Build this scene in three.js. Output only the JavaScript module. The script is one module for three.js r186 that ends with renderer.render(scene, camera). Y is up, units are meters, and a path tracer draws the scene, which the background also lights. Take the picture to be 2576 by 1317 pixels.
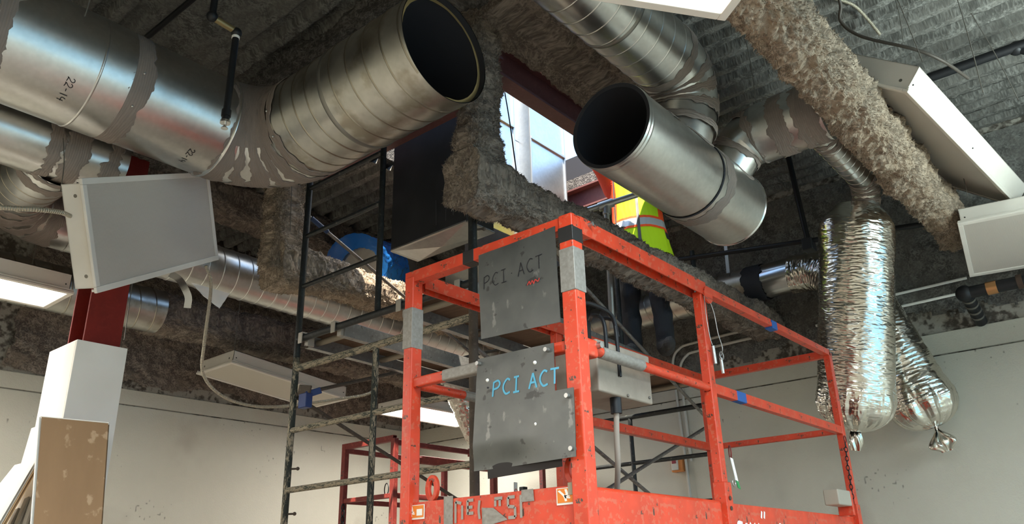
import * as THREE from 'three';
import { mergeGeometries, toCreasedNormals } from 'three/addons/utils/BufferGeometryUtils.js';
import { RoundedBoxGeometry } from 'three/addons/geometries/RoundedBoxGeometry.js';
import { ImprovedNoise } from 'three/addons/math/ImprovedNoise.js';
import { MarchingCubes } from 'three/addons/objects/MarchingCubes.js';
import { RectAreaLightUniformsLib } from 'three/addons/lights/RectAreaLightUniformsLib.js';

// ---------------------------------------------------------------- camera, sky, sun, exposure
// World: x runs along the scissor lift (away to the right), z along its width, y up; metres.
const scene = new THREE.Scene();
const YAW = 0.87815, PITCH = 0.37766, ROLL = -0.02742, FOCAL = 1995.5;
const camera = new THREE.PerspectiveCamera(2 * Math.atan(1317 / 2 / FOCAL) * 180 / Math.PI, 2576 / 1317, 0.05, 100);
{
  const F = new THREE.Vector3(Math.sin(YAW), 0, -Math.cos(YAW)), R = new THREE.Vector3(Math.cos(YAW), 0, Math.sin(YAW)), U = new THREE.Vector3(0, 1, 0);
  const F2 = F.clone().multiplyScalar(Math.cos(PITCH)).addScaledVector(U, Math.sin(PITCH));
  const U2 = U.clone().multiplyScalar(Math.cos(PITCH)).addScaledVector(F, -Math.sin(PITCH));
  camera.up.copy(U2).multiplyScalar(Math.cos(ROLL)).addScaledVector(R, -Math.sin(ROLL));
  camera.position.set(0, 1.6, 0);
  camera.lookAt(camera.position.clone().add(F2));
}
const renderer = new THREE.WebGLRenderer({ antialias: true });
renderer.toneMapping = THREE.LinearToneMapping;
renderer.toneMappingExposure = 3.2;
renderer.shadowMap.enabled = true;
RectAreaLightUniformsLib.init();
scene.background = new THREE.Color(0.38, 0.62, 1.0);
scene.backgroundIntensity = 0.95;
const sun = new THREE.DirectionalLight(0xfff2dd, 8);
sun.position.set(4.2 - 2.9, 3.6 + 8.2, -3.4 + 2.5); sun.target.position.set(4.2, 3.6, -3.4);
sun.castShadow = true; sun.shadow.mapSize.set(2048, 2048); sun.shadow.radius = 1;
Object.assign(sun.shadow.camera, { left: -8, right: 8, top: 8, bottom: -8, near: 0.5, far: 30 });
scene.add(sun, sun.target);
const LAMP = 9;          // radiance of the lit ceiling troffers

// ---------------------------------------------------------------- helpers
const V = (x, y, z) => new THREE.Vector3(x, y, z);
const A3 = (a) => (a.isVector3 ? a.clone() : new THREE.Vector3(a[0], a[1], a[2]));
const perlin = new ImprovedNoise();
const fbm = (x, y, z, o = 4, g = 0.5) => { let s = 0, a = 1, t = 0; for (let i = 0; i < o; i++) { s += a * perlin.noise(x + 13.7 * i, y + 5.1 * i, z + 9.3 * i); t += a; a *= g; x *= 2.03; y *= 2.03; z *= 2.03; } return s / t; };
const ridge = (x, y, z, o = 3) => { let s = 0, a = 1, t = 0; for (let i = 0; i < o; i++) { s += a * (1 - 2 * Math.abs(perlin.noise(x + 7.7 * i, y, z))); t += a; a *= 0.5; x *= 2.1; y *= 2.1; z *= 2.1; } return s / t; };
let seedState = 12345;
const rnd = (a = 0, b = 1) => { seedState = (Math.imul(seedState, 1664525) + 1013904223) >>> 0; return a + (b - a) * seedState / 4294967296; };
const clamp = (x, a, b) => Math.min(b, Math.max(a, x)), mix = (a, b, t) => a + (b - a) * t;
const smooth = (a, b, x) => { const t = clamp((x - a) / (b - a), 0, 1); return t * t * (3 - 2 * t); };

const taken = {};
const numbered = (n) => { const k = taken[n] = (taken[n] ?? -1) + 1; return k ? n + '_' + String(k).padStart(3, '0') : n; };
const groups = [];
function thing(name, label, category, group, kind) {
  const o = new THREE.Group(); o.name = numbered(name); scene.add(o);
  o.userData = { label, category }; if (group) o.userData.group = group; if (kind) o.userData.kind = kind;
  groups.push(o); return o;
}
function part(parent, name, geo, mat, label) {
  const g = Array.isArray(geo) ? join(geo) : geo;
  const m = new THREE.Mesh(g, mat); m.name = name; m.castShadow = m.receiveShadow = true;
  if (label) m.userData.label = label;
  parent.add(m); return m;
}
function single(name, geo, mat, label, category, group, kind) {
  const m = part(scene, numbered(name), geo, mat); m.userData = { label, category };
  if (group) m.userData.group = group; if (kind) m.userData.kind = kind; return m;
}
function join(list) {
  const flat = list.map((g) => { const h = g.index ? g.toNonIndexed() : g; for (const k of Object.keys(h.attributes)) if (!['position', 'normal', 'uv'].includes(k)) h.deleteAttribute(k); return h; });
  return flat.length === 1 ? flat[0] : mergeGeometries(flat);
}
// uv in metres, from the axis that each face points along
function boxUV(geo) {
  const g = geo.index ? geo.toNonIndexed() : geo, p = g.attributes.position, n = g.attributes.normal, uv = new Float32Array(p.count * 2);
  for (let i = 0; i < p.count; i++) {
    const x = Math.abs(n.getX(i)), y = Math.abs(n.getY(i)), z = Math.abs(n.getZ(i));
    const [a, b] = y >= x && y >= z ? [p.getX(i), p.getZ(i)] : x >= z ? [p.getZ(i), p.getY(i)] : [p.getX(i), p.getY(i)];
    uv[2 * i] = a; uv[2 * i + 1] = b;
  }
  g.setAttribute('uv', new THREE.BufferAttribute(uv, 2)); return g;
}
const box = (x0, x1, y0, y1, z0, z1, r = 0) => {
  const w = x1 - x0, h = y1 - y0, d = z1 - z0;
  const g = r ? new RoundedBoxGeometry(w, h, d, 2, Math.min(r, w / 2.01, h / 2.01, d / 2.01)) : new THREE.BoxGeometry(w, h, d);
  return boxUV(g.translate((x0 + x1) / 2, (y0 + y1) / 2, (z0 + z1) / 2));
};
// a rectangular bar from a to b; w sideways, h in the direction nearest to up
function frameOf(a, b, up = V(0, 1, 0)) {
  const t = b.clone().sub(a).normalize(); let u = up; if (Math.abs(t.dot(up)) > 0.95) u = V(1, 0, 0);
  const s = t.clone().cross(u).normalize(), v = s.clone().cross(t).normalize(); return { t, s, v };
}
function basis(geo, a, b, up) {
  const { t, s, v } = frameOf(a, b, up), c = a.clone().add(b).multiplyScalar(0.5);
  return geo.applyMatrix4(new THREE.Matrix4().makeBasis(s.clone().negate(), v, t).setPosition(c));
}
function bar(a, b, w, h, r = 0.004, up) {
  a = A3(a); b = A3(b); const L = a.distanceTo(b);
  const g = r ? new RoundedBoxGeometry(w, h, L, 1, Math.min(r, w / 2.1, h / 2.1)) : new THREE.BoxGeometry(w, h, L);
  return basis(boxUV(g), a, b, up);
}
function hollow(a, b, w, h, t = 0.004) {      // open rectangular tube
  a = A3(a); b = A3(b); const L = a.distanceTo(b), mk = (W, H, x, y) => new THREE.BoxGeometry(W, H, L).translate(x, y, 0);
  return join([mk(w, t, 0, h / 2 - t / 2), mk(w, t, 0, -h / 2 + t / 2), mk(t, h - 2 * t, w / 2 - t / 2, 0), mk(t, h - 2 * t, -w / 2 + t / 2, 0)].map((g) => basis(boxUV(g), a, b)));
}
function channel(a, b, w, h, t = 0.005) {      // rail open underneath
  a = A3(a); b = A3(b); const L = a.distanceTo(b), mk = (W, H, x, y) => new THREE.BoxGeometry(W, H, L).translate(x, y, 0);
  return join([mk(w, t, 0, h / 2 - t / 2), mk(t, h - t, w / 2 - t / 2, -t / 2), mk(t, h - t, -w / 2 + t / 2, -t / 2)].map((g) => basis(boxUV(g), a, b)));
}
function rod(a, b, r, n = 14, r2 = r) {
  a = A3(a); b = A3(b); const L = a.distanceTo(b), g = new THREE.CylinderGeometry(r2, r, L, n, 1);
  const uv = g.attributes.uv; for (let i = 0; i < uv.count; i++) uv.setXY(i, uv.getX(i) * 2 * Math.PI * r, uv.getY(i) * L);
  const t = b.clone().sub(a).normalize(); g.applyQuaternion(new THREE.Quaternion().setFromUnitVectors(V(0, 1, 0), t));
  const c = a.add(b).multiplyScalar(0.5); return g.translate(c.x, c.y, c.z);
}
function sweep(pts, r, n = 8, seg = 0, closed = false) {
  const c = new THREE.CatmullRomCurve3(pts.map(A3), closed, 'catmullrom', 0.5), k = seg || pts.length * 10;
  const g = new THREE.TubeGeometry(c, k, r, n, closed), uv = g.attributes.uv, L = c.getLength();
  for (let i = 0; i < uv.count; i++) uv.setXY(i, uv.getY(i) * 2 * Math.PI * r, uv.getX(i) * L);
  return g;
}
// ---------------------------------------------------------------- duct paths: straight runs joined by round bends
function ductPath(pts, R, up) {
  pts = pts.map(A3); const segs = []; let s = 0, start = pts[0].clone();
  let t = pts[1].clone().sub(pts[0]).normalize(), u = (up ? A3(up) : V(0, 1, 0)); u.addScaledVector(t, -u.dot(t)).normalize();
  let v = t.clone().cross(u);
  for (let i = 1; i < pts.length; i++) {
    const last = i === pts.length - 1; let end = pts[i].clone(), arc = null;
    if (!last) {
      const t2 = pts[i + 1].clone().sub(pts[i]).normalize(), ang = Math.acos(clamp(t.dot(t2), -1, 1)), cut = R * Math.tan(ang / 2);
      end = pts[i].clone().addScaledVector(t, -cut);
      const axis = t.clone().cross(t2).normalize(), inward = axis.clone().cross(t).normalize();
      arc = { ang, axis, c: end.clone().addScaledVector(inward, R), from: end.clone() };
    }
    const len = start.distanceTo(end);
    if (len > 1e-6) { segs.push({ s, len, a: start.clone(), t: t.clone(), u: u.clone(), v: v.clone() }); s += len; }
    if (arc) {
      segs.push({ s, len: R * arc.ang, arc, t: t.clone(), u: u.clone(), v: v.clone() }); s += R * arc.ang;
      const q = new THREE.Quaternion().setFromAxisAngle(arc.axis, arc.ang);
      start = arc.from.clone().sub(arc.c).applyQuaternion(q).add(arc.c); t = t.clone().applyQuaternion(q); u = u.clone().applyQuaternion(q); v = v.clone().applyQuaternion(q);
    }
  }
  return {
    len: s, segs,
    at(x) {
      const g = segs.findLast((k) => x >= k.s - 1e-9) ?? segs[0];
      if (!g.arc) return { p: g.a.clone().addScaledVector(g.t, x - g.s), t: g.t, u: g.u, v: g.v };
      const q = new THREE.Quaternion().setFromAxisAngle(g.arc.axis, g.arc.ang * (x - g.s) / g.len);
      return { p: g.arc.from.clone().sub(g.arc.c).applyQuaternion(q).add(g.arc.c), t: g.t.clone().applyQuaternion(q), u: g.u.clone().applyQuaternion(q), v: g.v.clone().applyQuaternion(q) };
    },
  };
}
const onPath = (path, s, phi, r) => { const f = path.at(s); return f.p.addScaledVector(f.u, r * Math.cos(phi)).addScaledVector(f.v, r * Math.sin(phi)); };
// the skin of a path: rad(s, phi) is the radius; e(s) may make the section oval
function skin(path, s0, s1, rad, ns, np, o = {}) {
  const pos = [], uv = [], idx = [], ph0 = o.phi0 ?? 0, ph1 = o.phi1 ?? 2 * Math.PI, R = typeof rad === 'number' ? () => rad : rad, rm = typeof rad === 'number' ? rad : 0.2;
  for (let i = 0; i <= ns; i++) for (let j = 0; j <= np; j++) {
    const ph = mix(ph0, ph1, j / np), a = typeof s0 === 'function' ? s0(ph) : s0, b = typeof s1 === 'function' ? s1(ph) : s1, s = mix(a, b, i / ns);
    const q = onPath(path, clamp(s, 0, path.len), ph, R(s, ph, i / ns)); pos.push(q.x, q.y, q.z); uv.push(ph * rm, s);
  }
  for (let i = 0; i < ns; i++) for (let j = 0; j < np; j++) { const a = i * (np + 1) + j, b = a + 1, c = a + np + 1, d = c + 1; idx.push(a, b, c, b, d, c); }
  const g = new THREE.BufferGeometry(); g.setAttribute('position', new THREE.Float32BufferAttribute(pos, 3)); g.setAttribute('uv', new THREE.Float32BufferAttribute(uv, 2)); g.setIndex(idx);
  g.computeVertexNormals();
  if (ph1 - ph0 > 6.28) { const n = g.attributes.normal; for (let i = 0; i <= ns; i++) { const a = i * (np + 1), b = a + np, m = V(n.getX(a) + n.getX(b), n.getY(a) + n.getY(b), n.getZ(a) + n.getZ(b)).normalize(); n.setXYZ(a, m.x, m.y, m.z); n.setXYZ(b, m.x, m.y, m.z); } }
  return g;
}
// sheet-metal wall: outer skin, inner skin and the two rims
function sheetTube(path, s0, s1, r, ns, np = 64, t = 0.004) { return join([skin(path, s0, s1, r, ns, np), skin(path, s0, s1, r - t, ns, np), ...[s0, s1].map((s) => skin(path, s, s, (a, b, k) => r - t * k, 1, np))]); }
function goredTube(path, s0, s1, r, n, np = 64) { return toCreasedNormals(skin(path, s0, s1, r, n, np), 0.16); }
function spiral(path, s0, s1, r, pitch, hgt = 0.0035, wid = 0.007, ph = 0) {
  const pos = [], idx = [], n = Math.ceil((s1 - s0) / pitch * 40), prof = [[-wid, -0.001], [-wid / 2, hgt], [wid / 2, hgt], [wid, -0.001]];
  for (let i = 0; i <= n; i++) { const s = mix(s0, s1, i / n), a = ph + 2 * Math.PI * (s - s0) / pitch; for (const [ds, dr] of prof) { const q = onPath(path, clamp(s + ds, 0, path.len), a, r + dr); pos.push(q.x, q.y, q.z); } }
  for (let i = 0; i < n; i++) for (let j = 0; j < 3; j++) { const a = i * 4 + j; idx.push(a, a + 4, a + 1, a + 1, a + 4, a + 5); }
  const g = new THREE.BufferGeometry(); g.setAttribute('position', new THREE.Float32BufferAttribute(pos, 3)); g.setAttribute('uv', new THREE.Float32BufferAttribute(new Float32Array(pos.length / 3 * 2), 2)); g.setIndex(idx); g.computeVertexNormals(); return g;
}
// a brushed-on band of duct sealant with ragged edges
function mastic(path, s0, s1, r, o = {}) {
  const jag = o.jag ?? 0.014, k = o.seed ?? s0 * 31.7, f = o.freq ?? 1.3;
  const edge = (base, q) => (ph) => base + jag * (fbm(Math.cos(ph) * f * 2 + k, Math.sin(ph) * f * 2 + q, k * 0.7, 3) * 2.2 + 0.5 * fbm(ph * 9, q, k, 2)) ;
  const e0 = edge(s0, 3.1), e1 = edge(s1, 8.9);
  return skin(path, e0, (ph) => Math.max(e1(ph), e0(ph) + 0.008), (s, ph, t) => r + (t < 0.001 || t > 0.999 ? 0.0002 : 0.0035 + 0.0022 * fbm(s * 60, ph * 2.5, k, 2) + 0.0015 * Math.sin(s * 260 + 2 * fbm(ph * 2, s * 9, k, 2) * 4)), 12, o.np ?? 120, o);
}
// lumpy sprayed fireproofing around a straight member, a to b, half sizes hw (sideways) x hh (upright)
function lumpy(a, b, hw, hh, o = {}) {
  a = A3(a); b = A3(b); const L = a.distanceTo(b), { t, s: S, v: U } = frameOf(a, b, o.up), step = o.step ?? 0.016, ns = Math.ceil(L / step), np = o.np ?? Math.ceil(4.2 * (hw + hh) / step);
  const amp = o.amp ?? 0.035, cap = o.cap ?? 8, pos = [], uv = [], idx = [], e = o.power ?? 0.5, k = o.seed ?? 0;
  const rows = []; for (let i = 0; i <= cap; i++) rows.push([0, Math.sin(Math.PI / 2 * i / cap) || 0.001]); for (let i = 1; i < ns; i++) rows.push([i / ns, 1]); for (let i = cap; i >= 0; i--) rows.push([1, Math.sin(Math.PI / 2 * i / cap) || 0.001]);
  for (const [f, sc] of rows) {
    const w = (o.widen ? o.widen(f) : 1) * hw, h = (o.raise ? o.raise(f) : 1) * hh;
    for (let j = 0; j <= np; j++) {
      const ph = 2 * Math.PI * j / np, c = Math.cos(ph), sn = Math.sin(ph), x = Math.sign(c) * Math.abs(c) ** e * w * sc, y = Math.sign(sn) * Math.abs(sn) ** e * h * sc;
      const q = a.clone().addScaledVector(t, f * L + (f === 0 ? -(1 - sc) * 0.02 : f === 1 ? (1 - sc) * 0.02 : 0)).addScaledVector(S, x).addScaledVector(U, y);
      const n = S.clone().multiplyScalar(c / (w + 0.01)).addScaledVector(U, sn / (h + 0.01)).normalize(); if (sc < 0.99) n.addScaledVector(t, (f === 0 ? -1.4 : 1.4) * (1 - sc)).normalize();
      const X = q.x + k, Y = q.y, Z = q.z;
      const d = amp * (1.3 * fbm(X * 3.5, Y * 3.5, Z * 3.5, 2) + 0.75 * fbm(X * 16, Y * 16, Z * 16, 2) + 0.75 * fbm(X * 42, Y * 42, Z * 42, 2));
      q.addScaledVector(n, d); pos.push(q.x, q.y, q.z); if (sc < 0.99) uv.push(x, y); else uv.push(ph * (hw + hh) * 0.64, f * L);
    }
  }
  for (let i = 0; i < rows.length - 1; i++) for (let j = 0; j < np; j++) { const p = i * (np + 1) + j, r = p + np + 1; idx.push(p, r, p + 1, p + 1, r, r + 1); }
  const g = new THREE.BufferGeometry(); g.setAttribute('position', new THREE.Float32BufferAttribute(pos, 3)); g.setAttribute('uv', new THREE.Float32BufferAttribute(uv, 2)); g.setIndex(idx); g.computeVertexNormals(); return g;
}
// loose fibres standing off a fireproofed surface
function tufts(geo, n, size, seed = 1, pick) {
  seedState = seed * 7919 + 17; const p = geo.attributes.position, nr = geo.attributes.normal, ix = geo.index, pos = [], uv = [], nt = ix.count / 3;
  for (let k = 0; k < n; k++) {
    const f = Math.floor(rnd(0, nt)) * 3, i = ix.getX(f), q = V(p.getX(i), p.getY(i), p.getZ(i)), N = V(nr.getX(i), nr.getY(i), nr.getZ(i)); if (pick && !pick(q)) continue;
    const d = N.clone().add(V(rnd(-1, 1), rnd(-1, 1), rnd(-1, 1)).multiplyScalar(0.8)).normalize(), s = size * rnd(0.35, 1.4), a = d.clone().cross(V(rnd(-1, 1), rnd(-1, 1), rnd(-1, 1))).normalize(), b = d.clone().cross(a), w = s * rnd(0.09, 0.2), base = q.clone().addScaledVector(N, -0.002), tip = base.clone().addScaledVector(d, s), U = rnd(0, 3), W = rnd(0, 3);
    const c = [0, 2.1, 4.2].map((t) => base.clone().addScaledVector(a, Math.cos(t) * w).addScaledVector(b, Math.sin(t) * w));
    for (let j = 0; j < 3; j++) { for (const e of [c[j], c[(j + 1) % 3], tip]) { pos.push(e.x, e.y, e.z); uv.push(U, W); } }
  }
  const g = new THREE.BufferGeometry(); g.setAttribute('position', new THREE.Float32BufferAttribute(pos, 3)); g.setAttribute('uv', new THREE.Float32BufferAttribute(uv, 2)); g.computeVertexNormals(); return g;
}
const shaggy = (list, n, size, seed) => join(list.flatMap((g, i) => [tufts(g, n, size, seed + i), g]));
// a bumpy layer on a flat surface, cell by cell where mask() keeps it; f(i, j) -> [u, v], origin + eu*u + ev*v + en*height
function layer(origin, eu, ev, en, nu, nv, du, dv, height, mask) {
  origin = A3(origin); eu = A3(eu); ev = A3(ev); en = A3(en); const pos = [], uv = [], idx = [];
  for (let j = 0; j <= nv; j++) for (let i = 0; i <= nu; i++) { const u = i * du, v = j * dv, q = origin.clone().addScaledVector(eu, u).addScaledVector(ev, v).addScaledVector(en, height(u, v)); pos.push(q.x, q.y, q.z); uv.push(u, v); }
  for (let j = 0; j < nv; j++) for (let i = 0; i < nu; i++) { if (mask && !mask((i + 0.5) * du, (j + 0.5) * dv)) continue; const a = j * (nu + 1) + i, b = a + 1, c = a + nu + 1, d = c + 1; idx.push(a, b, c, b, d, c); }
  const g = new THREE.BufferGeometry(); g.setAttribute('position', new THREE.Float32BufferAttribute(pos, 3)); g.setAttribute('uv', new THREE.Float32BufferAttribute(uv, 2)); g.setIndex(idx); g.computeVertexNormals(); return g;
}
// pen or paint strokes lying on a surface; f(x, y) -> point, normal n(x, y)
function strokes(lines, wid, f, n) {
  const pos = [], idx = [];
  for (const ln of lines) {
    const c = new THREE.CatmullRomCurve3(ln.map(([x, y]) => V(x, y, 0)), false, 'catmullrom', ln.length > 2 ? 0.5 : 0), k = ln.length > 2 ? ln.length * 6 : 4, b0 = pos.length / 3;
    for (let i = 0; i <= k; i++) { const p = c.getPoint(i / k), t = c.getTangent(i / k), w = wid / 2; for (const sgn of [-1, 1]) { const q = f(p.x - t.y * w * sgn, p.y + t.x * w * sgn); pos.push(q.x, q.y, q.z); } }
    for (let i = 0; i < k; i++) { const a = b0 + 2 * i; idx.push(a, a + 1, a + 2, a + 1, a + 3, a + 2); }
  }
  const g = new THREE.BufferGeometry(); g.setAttribute('position', new THREE.Float32BufferAttribute(pos, 3)); g.setAttribute('uv', new THREE.Float32BufferAttribute(new Float32Array(pos.length / 3 * 2), 2)); g.setIndex(idx); g.computeVertexNormals(); return g;
}
const onSheet = (tl, tr, br, bl, d) => { [tl, tr, br, bl] = [tl, tr, br, bl].map(A3); const n = tr.clone().sub(tl).cross(bl.clone().sub(tl)).normalize(), W = tl.distanceTo(tr), H = tl.distanceTo(bl); return (x, y, off = 0) => tl.clone().lerp(tr, x / W).lerp(bl.clone().lerp(br, x / W), y / H).addScaledVector(n, d(x / W, y / H) + off); };
// quadrilateral sheet from four corners (TL TR BR BL), bent by d(u, v), with thickness
function sheet(tl, tr, br, bl, nu, nv, d = () => 0, th = 0.002, keep) {
  [tl, tr, br, bl] = [tl, tr, br, bl].map(A3); const n = tr.clone().sub(tl).cross(bl.clone().sub(tl)).normalize(), out = [], W = tl.distanceTo(tr), H = tl.distanceTo(bl);
  for (const side of [0, 1]) {
    const pos = [], uv = [], idx = [];
    for (let j = 0; j <= nv; j++) for (let i = 0; i <= nu; i++) { const u = i / nu, v = j / nv, q = tl.clone().lerp(tr, u).lerp(bl.clone().lerp(br, u), v).addScaledVector(n, d(u, v) + (side ? -th : 0)); pos.push(q.x, q.y, q.z); uv.push(u * W, v * H); }
    for (let j = 0; j < nv; j++) for (let i = 0; i < nu; i++) { if (keep && !keep((i + 0.5) / nu, (j + 0.5) / nv)) continue; const a = j * (nu + 1) + i, b = a + 1, c = a + nu + 1, e = c + 1; side ? idx.push(a, b, c, b, e, c) : idx.push(a, c, b, b, c, e); }
    const g = new THREE.BufferGeometry(); g.setAttribute('position', new THREE.Float32BufferAttribute(pos, 3)); g.setAttribute('uv', new THREE.Float32BufferAttribute(uv, 2)); g.setIndex(idx); g.computeVertexNormals(); out.push(g);
  }
  return join(out);
}
// ---------------------------------------------------------------- materials
const hash = (x, y, k) => { let h = Math.imul(x, 374761393) + Math.imul(y, 668265263) + Math.imul(k, 974634773); h = Math.imul(h ^ (h >>> 13), 1274126177); return ((h ^ (h >>> 16)) >>> 0) / 4294967296; };
function tnoise(u, v, per, k) {           // tileable value noise, u v in 0..1
  const x = u * per, y = v * per, x0 = Math.floor(x), y0 = Math.floor(y), fx = x - x0, fy = y - y0, a = fx * fx * (3 - 2 * fx), b = fy * fy * (3 - 2 * fy), w = (i) => ((i % per) + per) % per;
  return mix(mix(hash(w(x0), w(y0), k), hash(w(x0 + 1), w(y0), k), a), mix(hash(w(x0), w(y0 + 1), k), hash(w(x0 + 1), w(y0 + 1), k), a), b);
}
const tf = (u, v, per, o, k = 1, g = 0.55) => { let s = 0, a = 1, t = 0; for (let i = 0; i < o; i++) { s += a * tnoise(u, v, per, k + i); t += a; a *= g; per *= 2; } return s / t; };
function tex(fn, metres, srgb = true, n = 512, ny = n) {
  const d = new Uint8Array(n * ny * 4);
  for (let j = 0; j < ny; j++) for (let i = 0; i < n; i++) { const c = fn(i / n, j / ny), k = 4 * (j * n + i); const a = Array.isArray(c) ? c : [c, c, c]; for (let q = 0; q < 3; q++) d[k + q] = clamp(a[q], 0, 1) * 255; d[k + 3] = 255; }
  const t = new THREE.DataTexture(d, n, ny); t.wrapS = t.wrapT = THREE.RepeatWrapping; t.magFilter = THREE.LinearFilter; t.minFilter = THREE.LinearMipmapLinearFilter; t.generateMipmaps = true;
  t.repeat.set(1 / (Array.isArray(metres) ? metres[0] : metres), 1 / (Array.isArray(metres) ? metres[1] : metres)); if (srgb) t.colorSpace = THREE.SRGBColorSpace; t.needsUpdate = true; return t;
}
const blend = (a, b, t) => a.map((x, i) => mix(x, b[i], clamp(t, 0, 1)));
const M = (o) => new THREE.MeshStandardMaterial({ side: THREE.DoubleSide, ...o });
const plain = (c, rough = 0.6, metal = 0) => M({ color: c, roughness: rough, metalness: metal });

// galvanised sheet: soft spangle
const spangleR = tex((u, v) => 0.28 + 0.03 * tf(u, v, 40, 2, 5) + 0.07 * tf(u, v, 4, 3, 9), 0.7, false);
const spangleC = tex((u, v) => { const n = 0.74 + 0.05 * tf(u, v, 36, 2, 3) + 0.06 * tf(u, v, 4, 3, 7); return [n, n * 0.995, n * 0.975]; }, 0.7);
const galv = M({ map: spangleC, metalness: 1, roughness: 1, roughnessMap: spangleR });
const oldR = tex((u, v) => 0.28 + 0.04 * tf(u, v, 30, 2, 15) + 0.14 * smooth(0.35, 0.75, tf(u, v, 4, 4, 19)), 0.7, false);
const oldC = tex((u, v) => { const b = smooth(0.5, 0.72, tf(u, v, 6, 5, 31)), n = 0.72 + 0.06 * tf(u, v, 30, 2, 33); return blend([n, n * 0.99, n * 0.95], [0.58, 0.54, 0.47], b * 0.6); }, 0.9);
const galvOld = M({ map: oldC, metalness: 1, roughness: 1, roughnessMap: oldR });
const seamMat = plain(0x8a8781, 0.45, 0.9);
const masticTex = tex((u, v) => { const n = tf(u, v, 6, 4, 41), s = 0.5 + 0.5 * Math.sin((v * 30 + 2 * tf(u, v, 3, 3, 47)) * 6.283); return blend([0.44, 0.40, 0.37], [0.56, 0.51, 0.48], 0.65 * n + 0.2 * s); }, 0.35);
const masticBump = tex((u, v) => 0.5 * tf(u, v, 3, 3, 47) + 0.35 * (0.5 + 0.5 * Math.sin((v * 30 + 2 * tf(u, v, 3, 3, 47)) * 6.283)), 0.35, false);
const masticMat = M({ map: masticTex, roughness: 0.62, bumpMap: masticBump, bumpScale: 0.002 });
const darkMastic = M({ map: masticTex, color: 0x6a6560, roughness: 0.7 });

// sprayed fireproofing: fibrous and mottled
const fluff = (u, v, k) => 0.55 * tf(u, v, 48, 3, k) + 0.45 * tf(u, v, 9, 4, k + 11);
const fireBump = tex((u, v) => fluff(u, v, 61), 0.45, false);
const fireTex = (a, b, c, k) => tex((u, v) => { const f = fluff(u, v, 61), p = tf(u, v, 4, 4, k); return blend(blend(a, b, smooth(0.3, 0.72, f)), c, smooth(0.48, 0.7, p) * 0.6); }, 0.45);
const fireBrown = M({ map: fireTex([0.37, 0.33, 0.30], [0.59, 0.545, 0.50], [0.50, 0.45, 0.40], 71), roughness: 1, bumpMap: fireBump, bumpScale: 0.012 });
const deckGrey = M({ map: fireTex([0.30, 0.295, 0.28], [0.50, 0.495, 0.475], [0.42, 0.41, 0.39], 79), roughness: 1, bumpMap: fireBump, bumpScale: 0.006 });
const fireTan = M({ map: fireTex([0.46, 0.41, 0.355], [0.70, 0.635, 0.56], [0.61, 0.54, 0.46], 73), roughness: 1, bumpMap: fireBump, bumpScale: 0.012 });
const fireGrey = M({ map: fireTex([0.24, 0.23, 0.22], [0.44, 0.425, 0.41], [0.35, 0.335, 0.32], 77), roughness: 1, bumpMap: fireBump, bumpScale: 0.012 });

// walls
const wallTex = tex((u, v) => { const n = tf(u, v, 3, 5, 81), f = tf(u, v, 60, 2, 83); let c = blend([0.765, 0.75, 0.69], [0.82, 0.81, 0.755], n); c = blend(c, [0.66, 0.63, 0.58], smooth(0.6, 0.8, tf(u, v, 5, 4, 85)) * 0.5); return blend(c, [0.35, 0.33, 0.30], smooth(0.90, 0.96, tf(u, v, 120, 1, 87)) * smooth(0.66, 0.74, tf(u, v, 6, 2, 89)) * 0.5 + 0.02 * f); }, 2.6);
const wallBump = tex((u, v) => tf(u, v, 90, 3, 91), 0.8, false);
const wallPaint = M({ map: wallTex, roughness: 0.75, bumpMap: wallBump, bumpScale: 0.0015 });
const grimeTex = tex((u, v) => { const g = 0.55 * tf(u, v, 6, 6, 101) + 0.45 * tf(u, v, 40, 3, 107), s = smooth(0.42, 0.62, g); return blend([0.62, 0.60, 0.56], [0.30, 0.275, 0.245], s); }, 1.3);
const grimeWall = M({ map: grimeTex, roughness: 0.95, bumpMap: fireBump, bumpScale: 0.004 });
const floorMat = M({ map: tex((u, v) => blend([0.55, 0.53, 0.49], [0.68, 0.66, 0.61], tf(u, v, 5, 5, 111)), 2), roughness: 0.6 });

// paint, steel and the rest
const chips = (base, wear, dark, k, amt = 1) => tex((u, v) => { const n = tf(u, v, 4, 5, k); let c = blend(base, base.map((x) => x * 0.86), tf(u, v, 7, 3, k + 5)); c = blend(c, wear, smooth(0.60, 0.66, tf(u, v, 26, 4, k + 9)) * 0.55 * amt); c = blend(c, dark, smooth(0.735, 0.76, tf(u, v, 14, 5, k + 13)) * amt); return blend(c, wear, smooth(0.7, 0.8, n) * 0.3 * amt); }, 0.4);
const red = M({ map: chips([0.90, 0.285, 0.16], [0.80, 0.45, 0.36], [0.34, 0.24, 0.20], 121), roughness: 0.42 });
const darkRed = M({ map: chips([0.47, 0.16, 0.14], [0.56, 0.27, 0.22], [0.26, 0.18, 0.16], 131), roughness: 0.55 });
const steelRed = M({ map: chips([0.44, 0.27, 0.26], [0.50, 0.36, 0.34], [0.34, 0.21, 0.20], 137, 0.4), roughness: 0.6 });
const columnRed = M({ map: chips([0.50, 0.12, 0.085], [0.55, 0.20, 0.14], [0.36, 0.09, 0.07], 139, 0.3), roughness: 0.9 });
const scafBlack = M({ map: chips([0.115, 0.13, 0.135], [0.28, 0.30, 0.29], [0.42, 0.40, 0.36], 141, 0.55), roughness: 0.5 });
const scafMud = M({ map: tex((u, v) => blend([0.62, 0.58, 0.50], [0.15, 0.18, 0.165], 0.9 * smooth(0.44, 0.68, 0.5 * tf(u, v, 12, 5, 151) + 0.5 * tf(u, v, 44, 3, 153))), [0.13, 0.5]), roughness: 0.85, bumpMap: fireBump, bumpScale: 0.003 });
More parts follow.
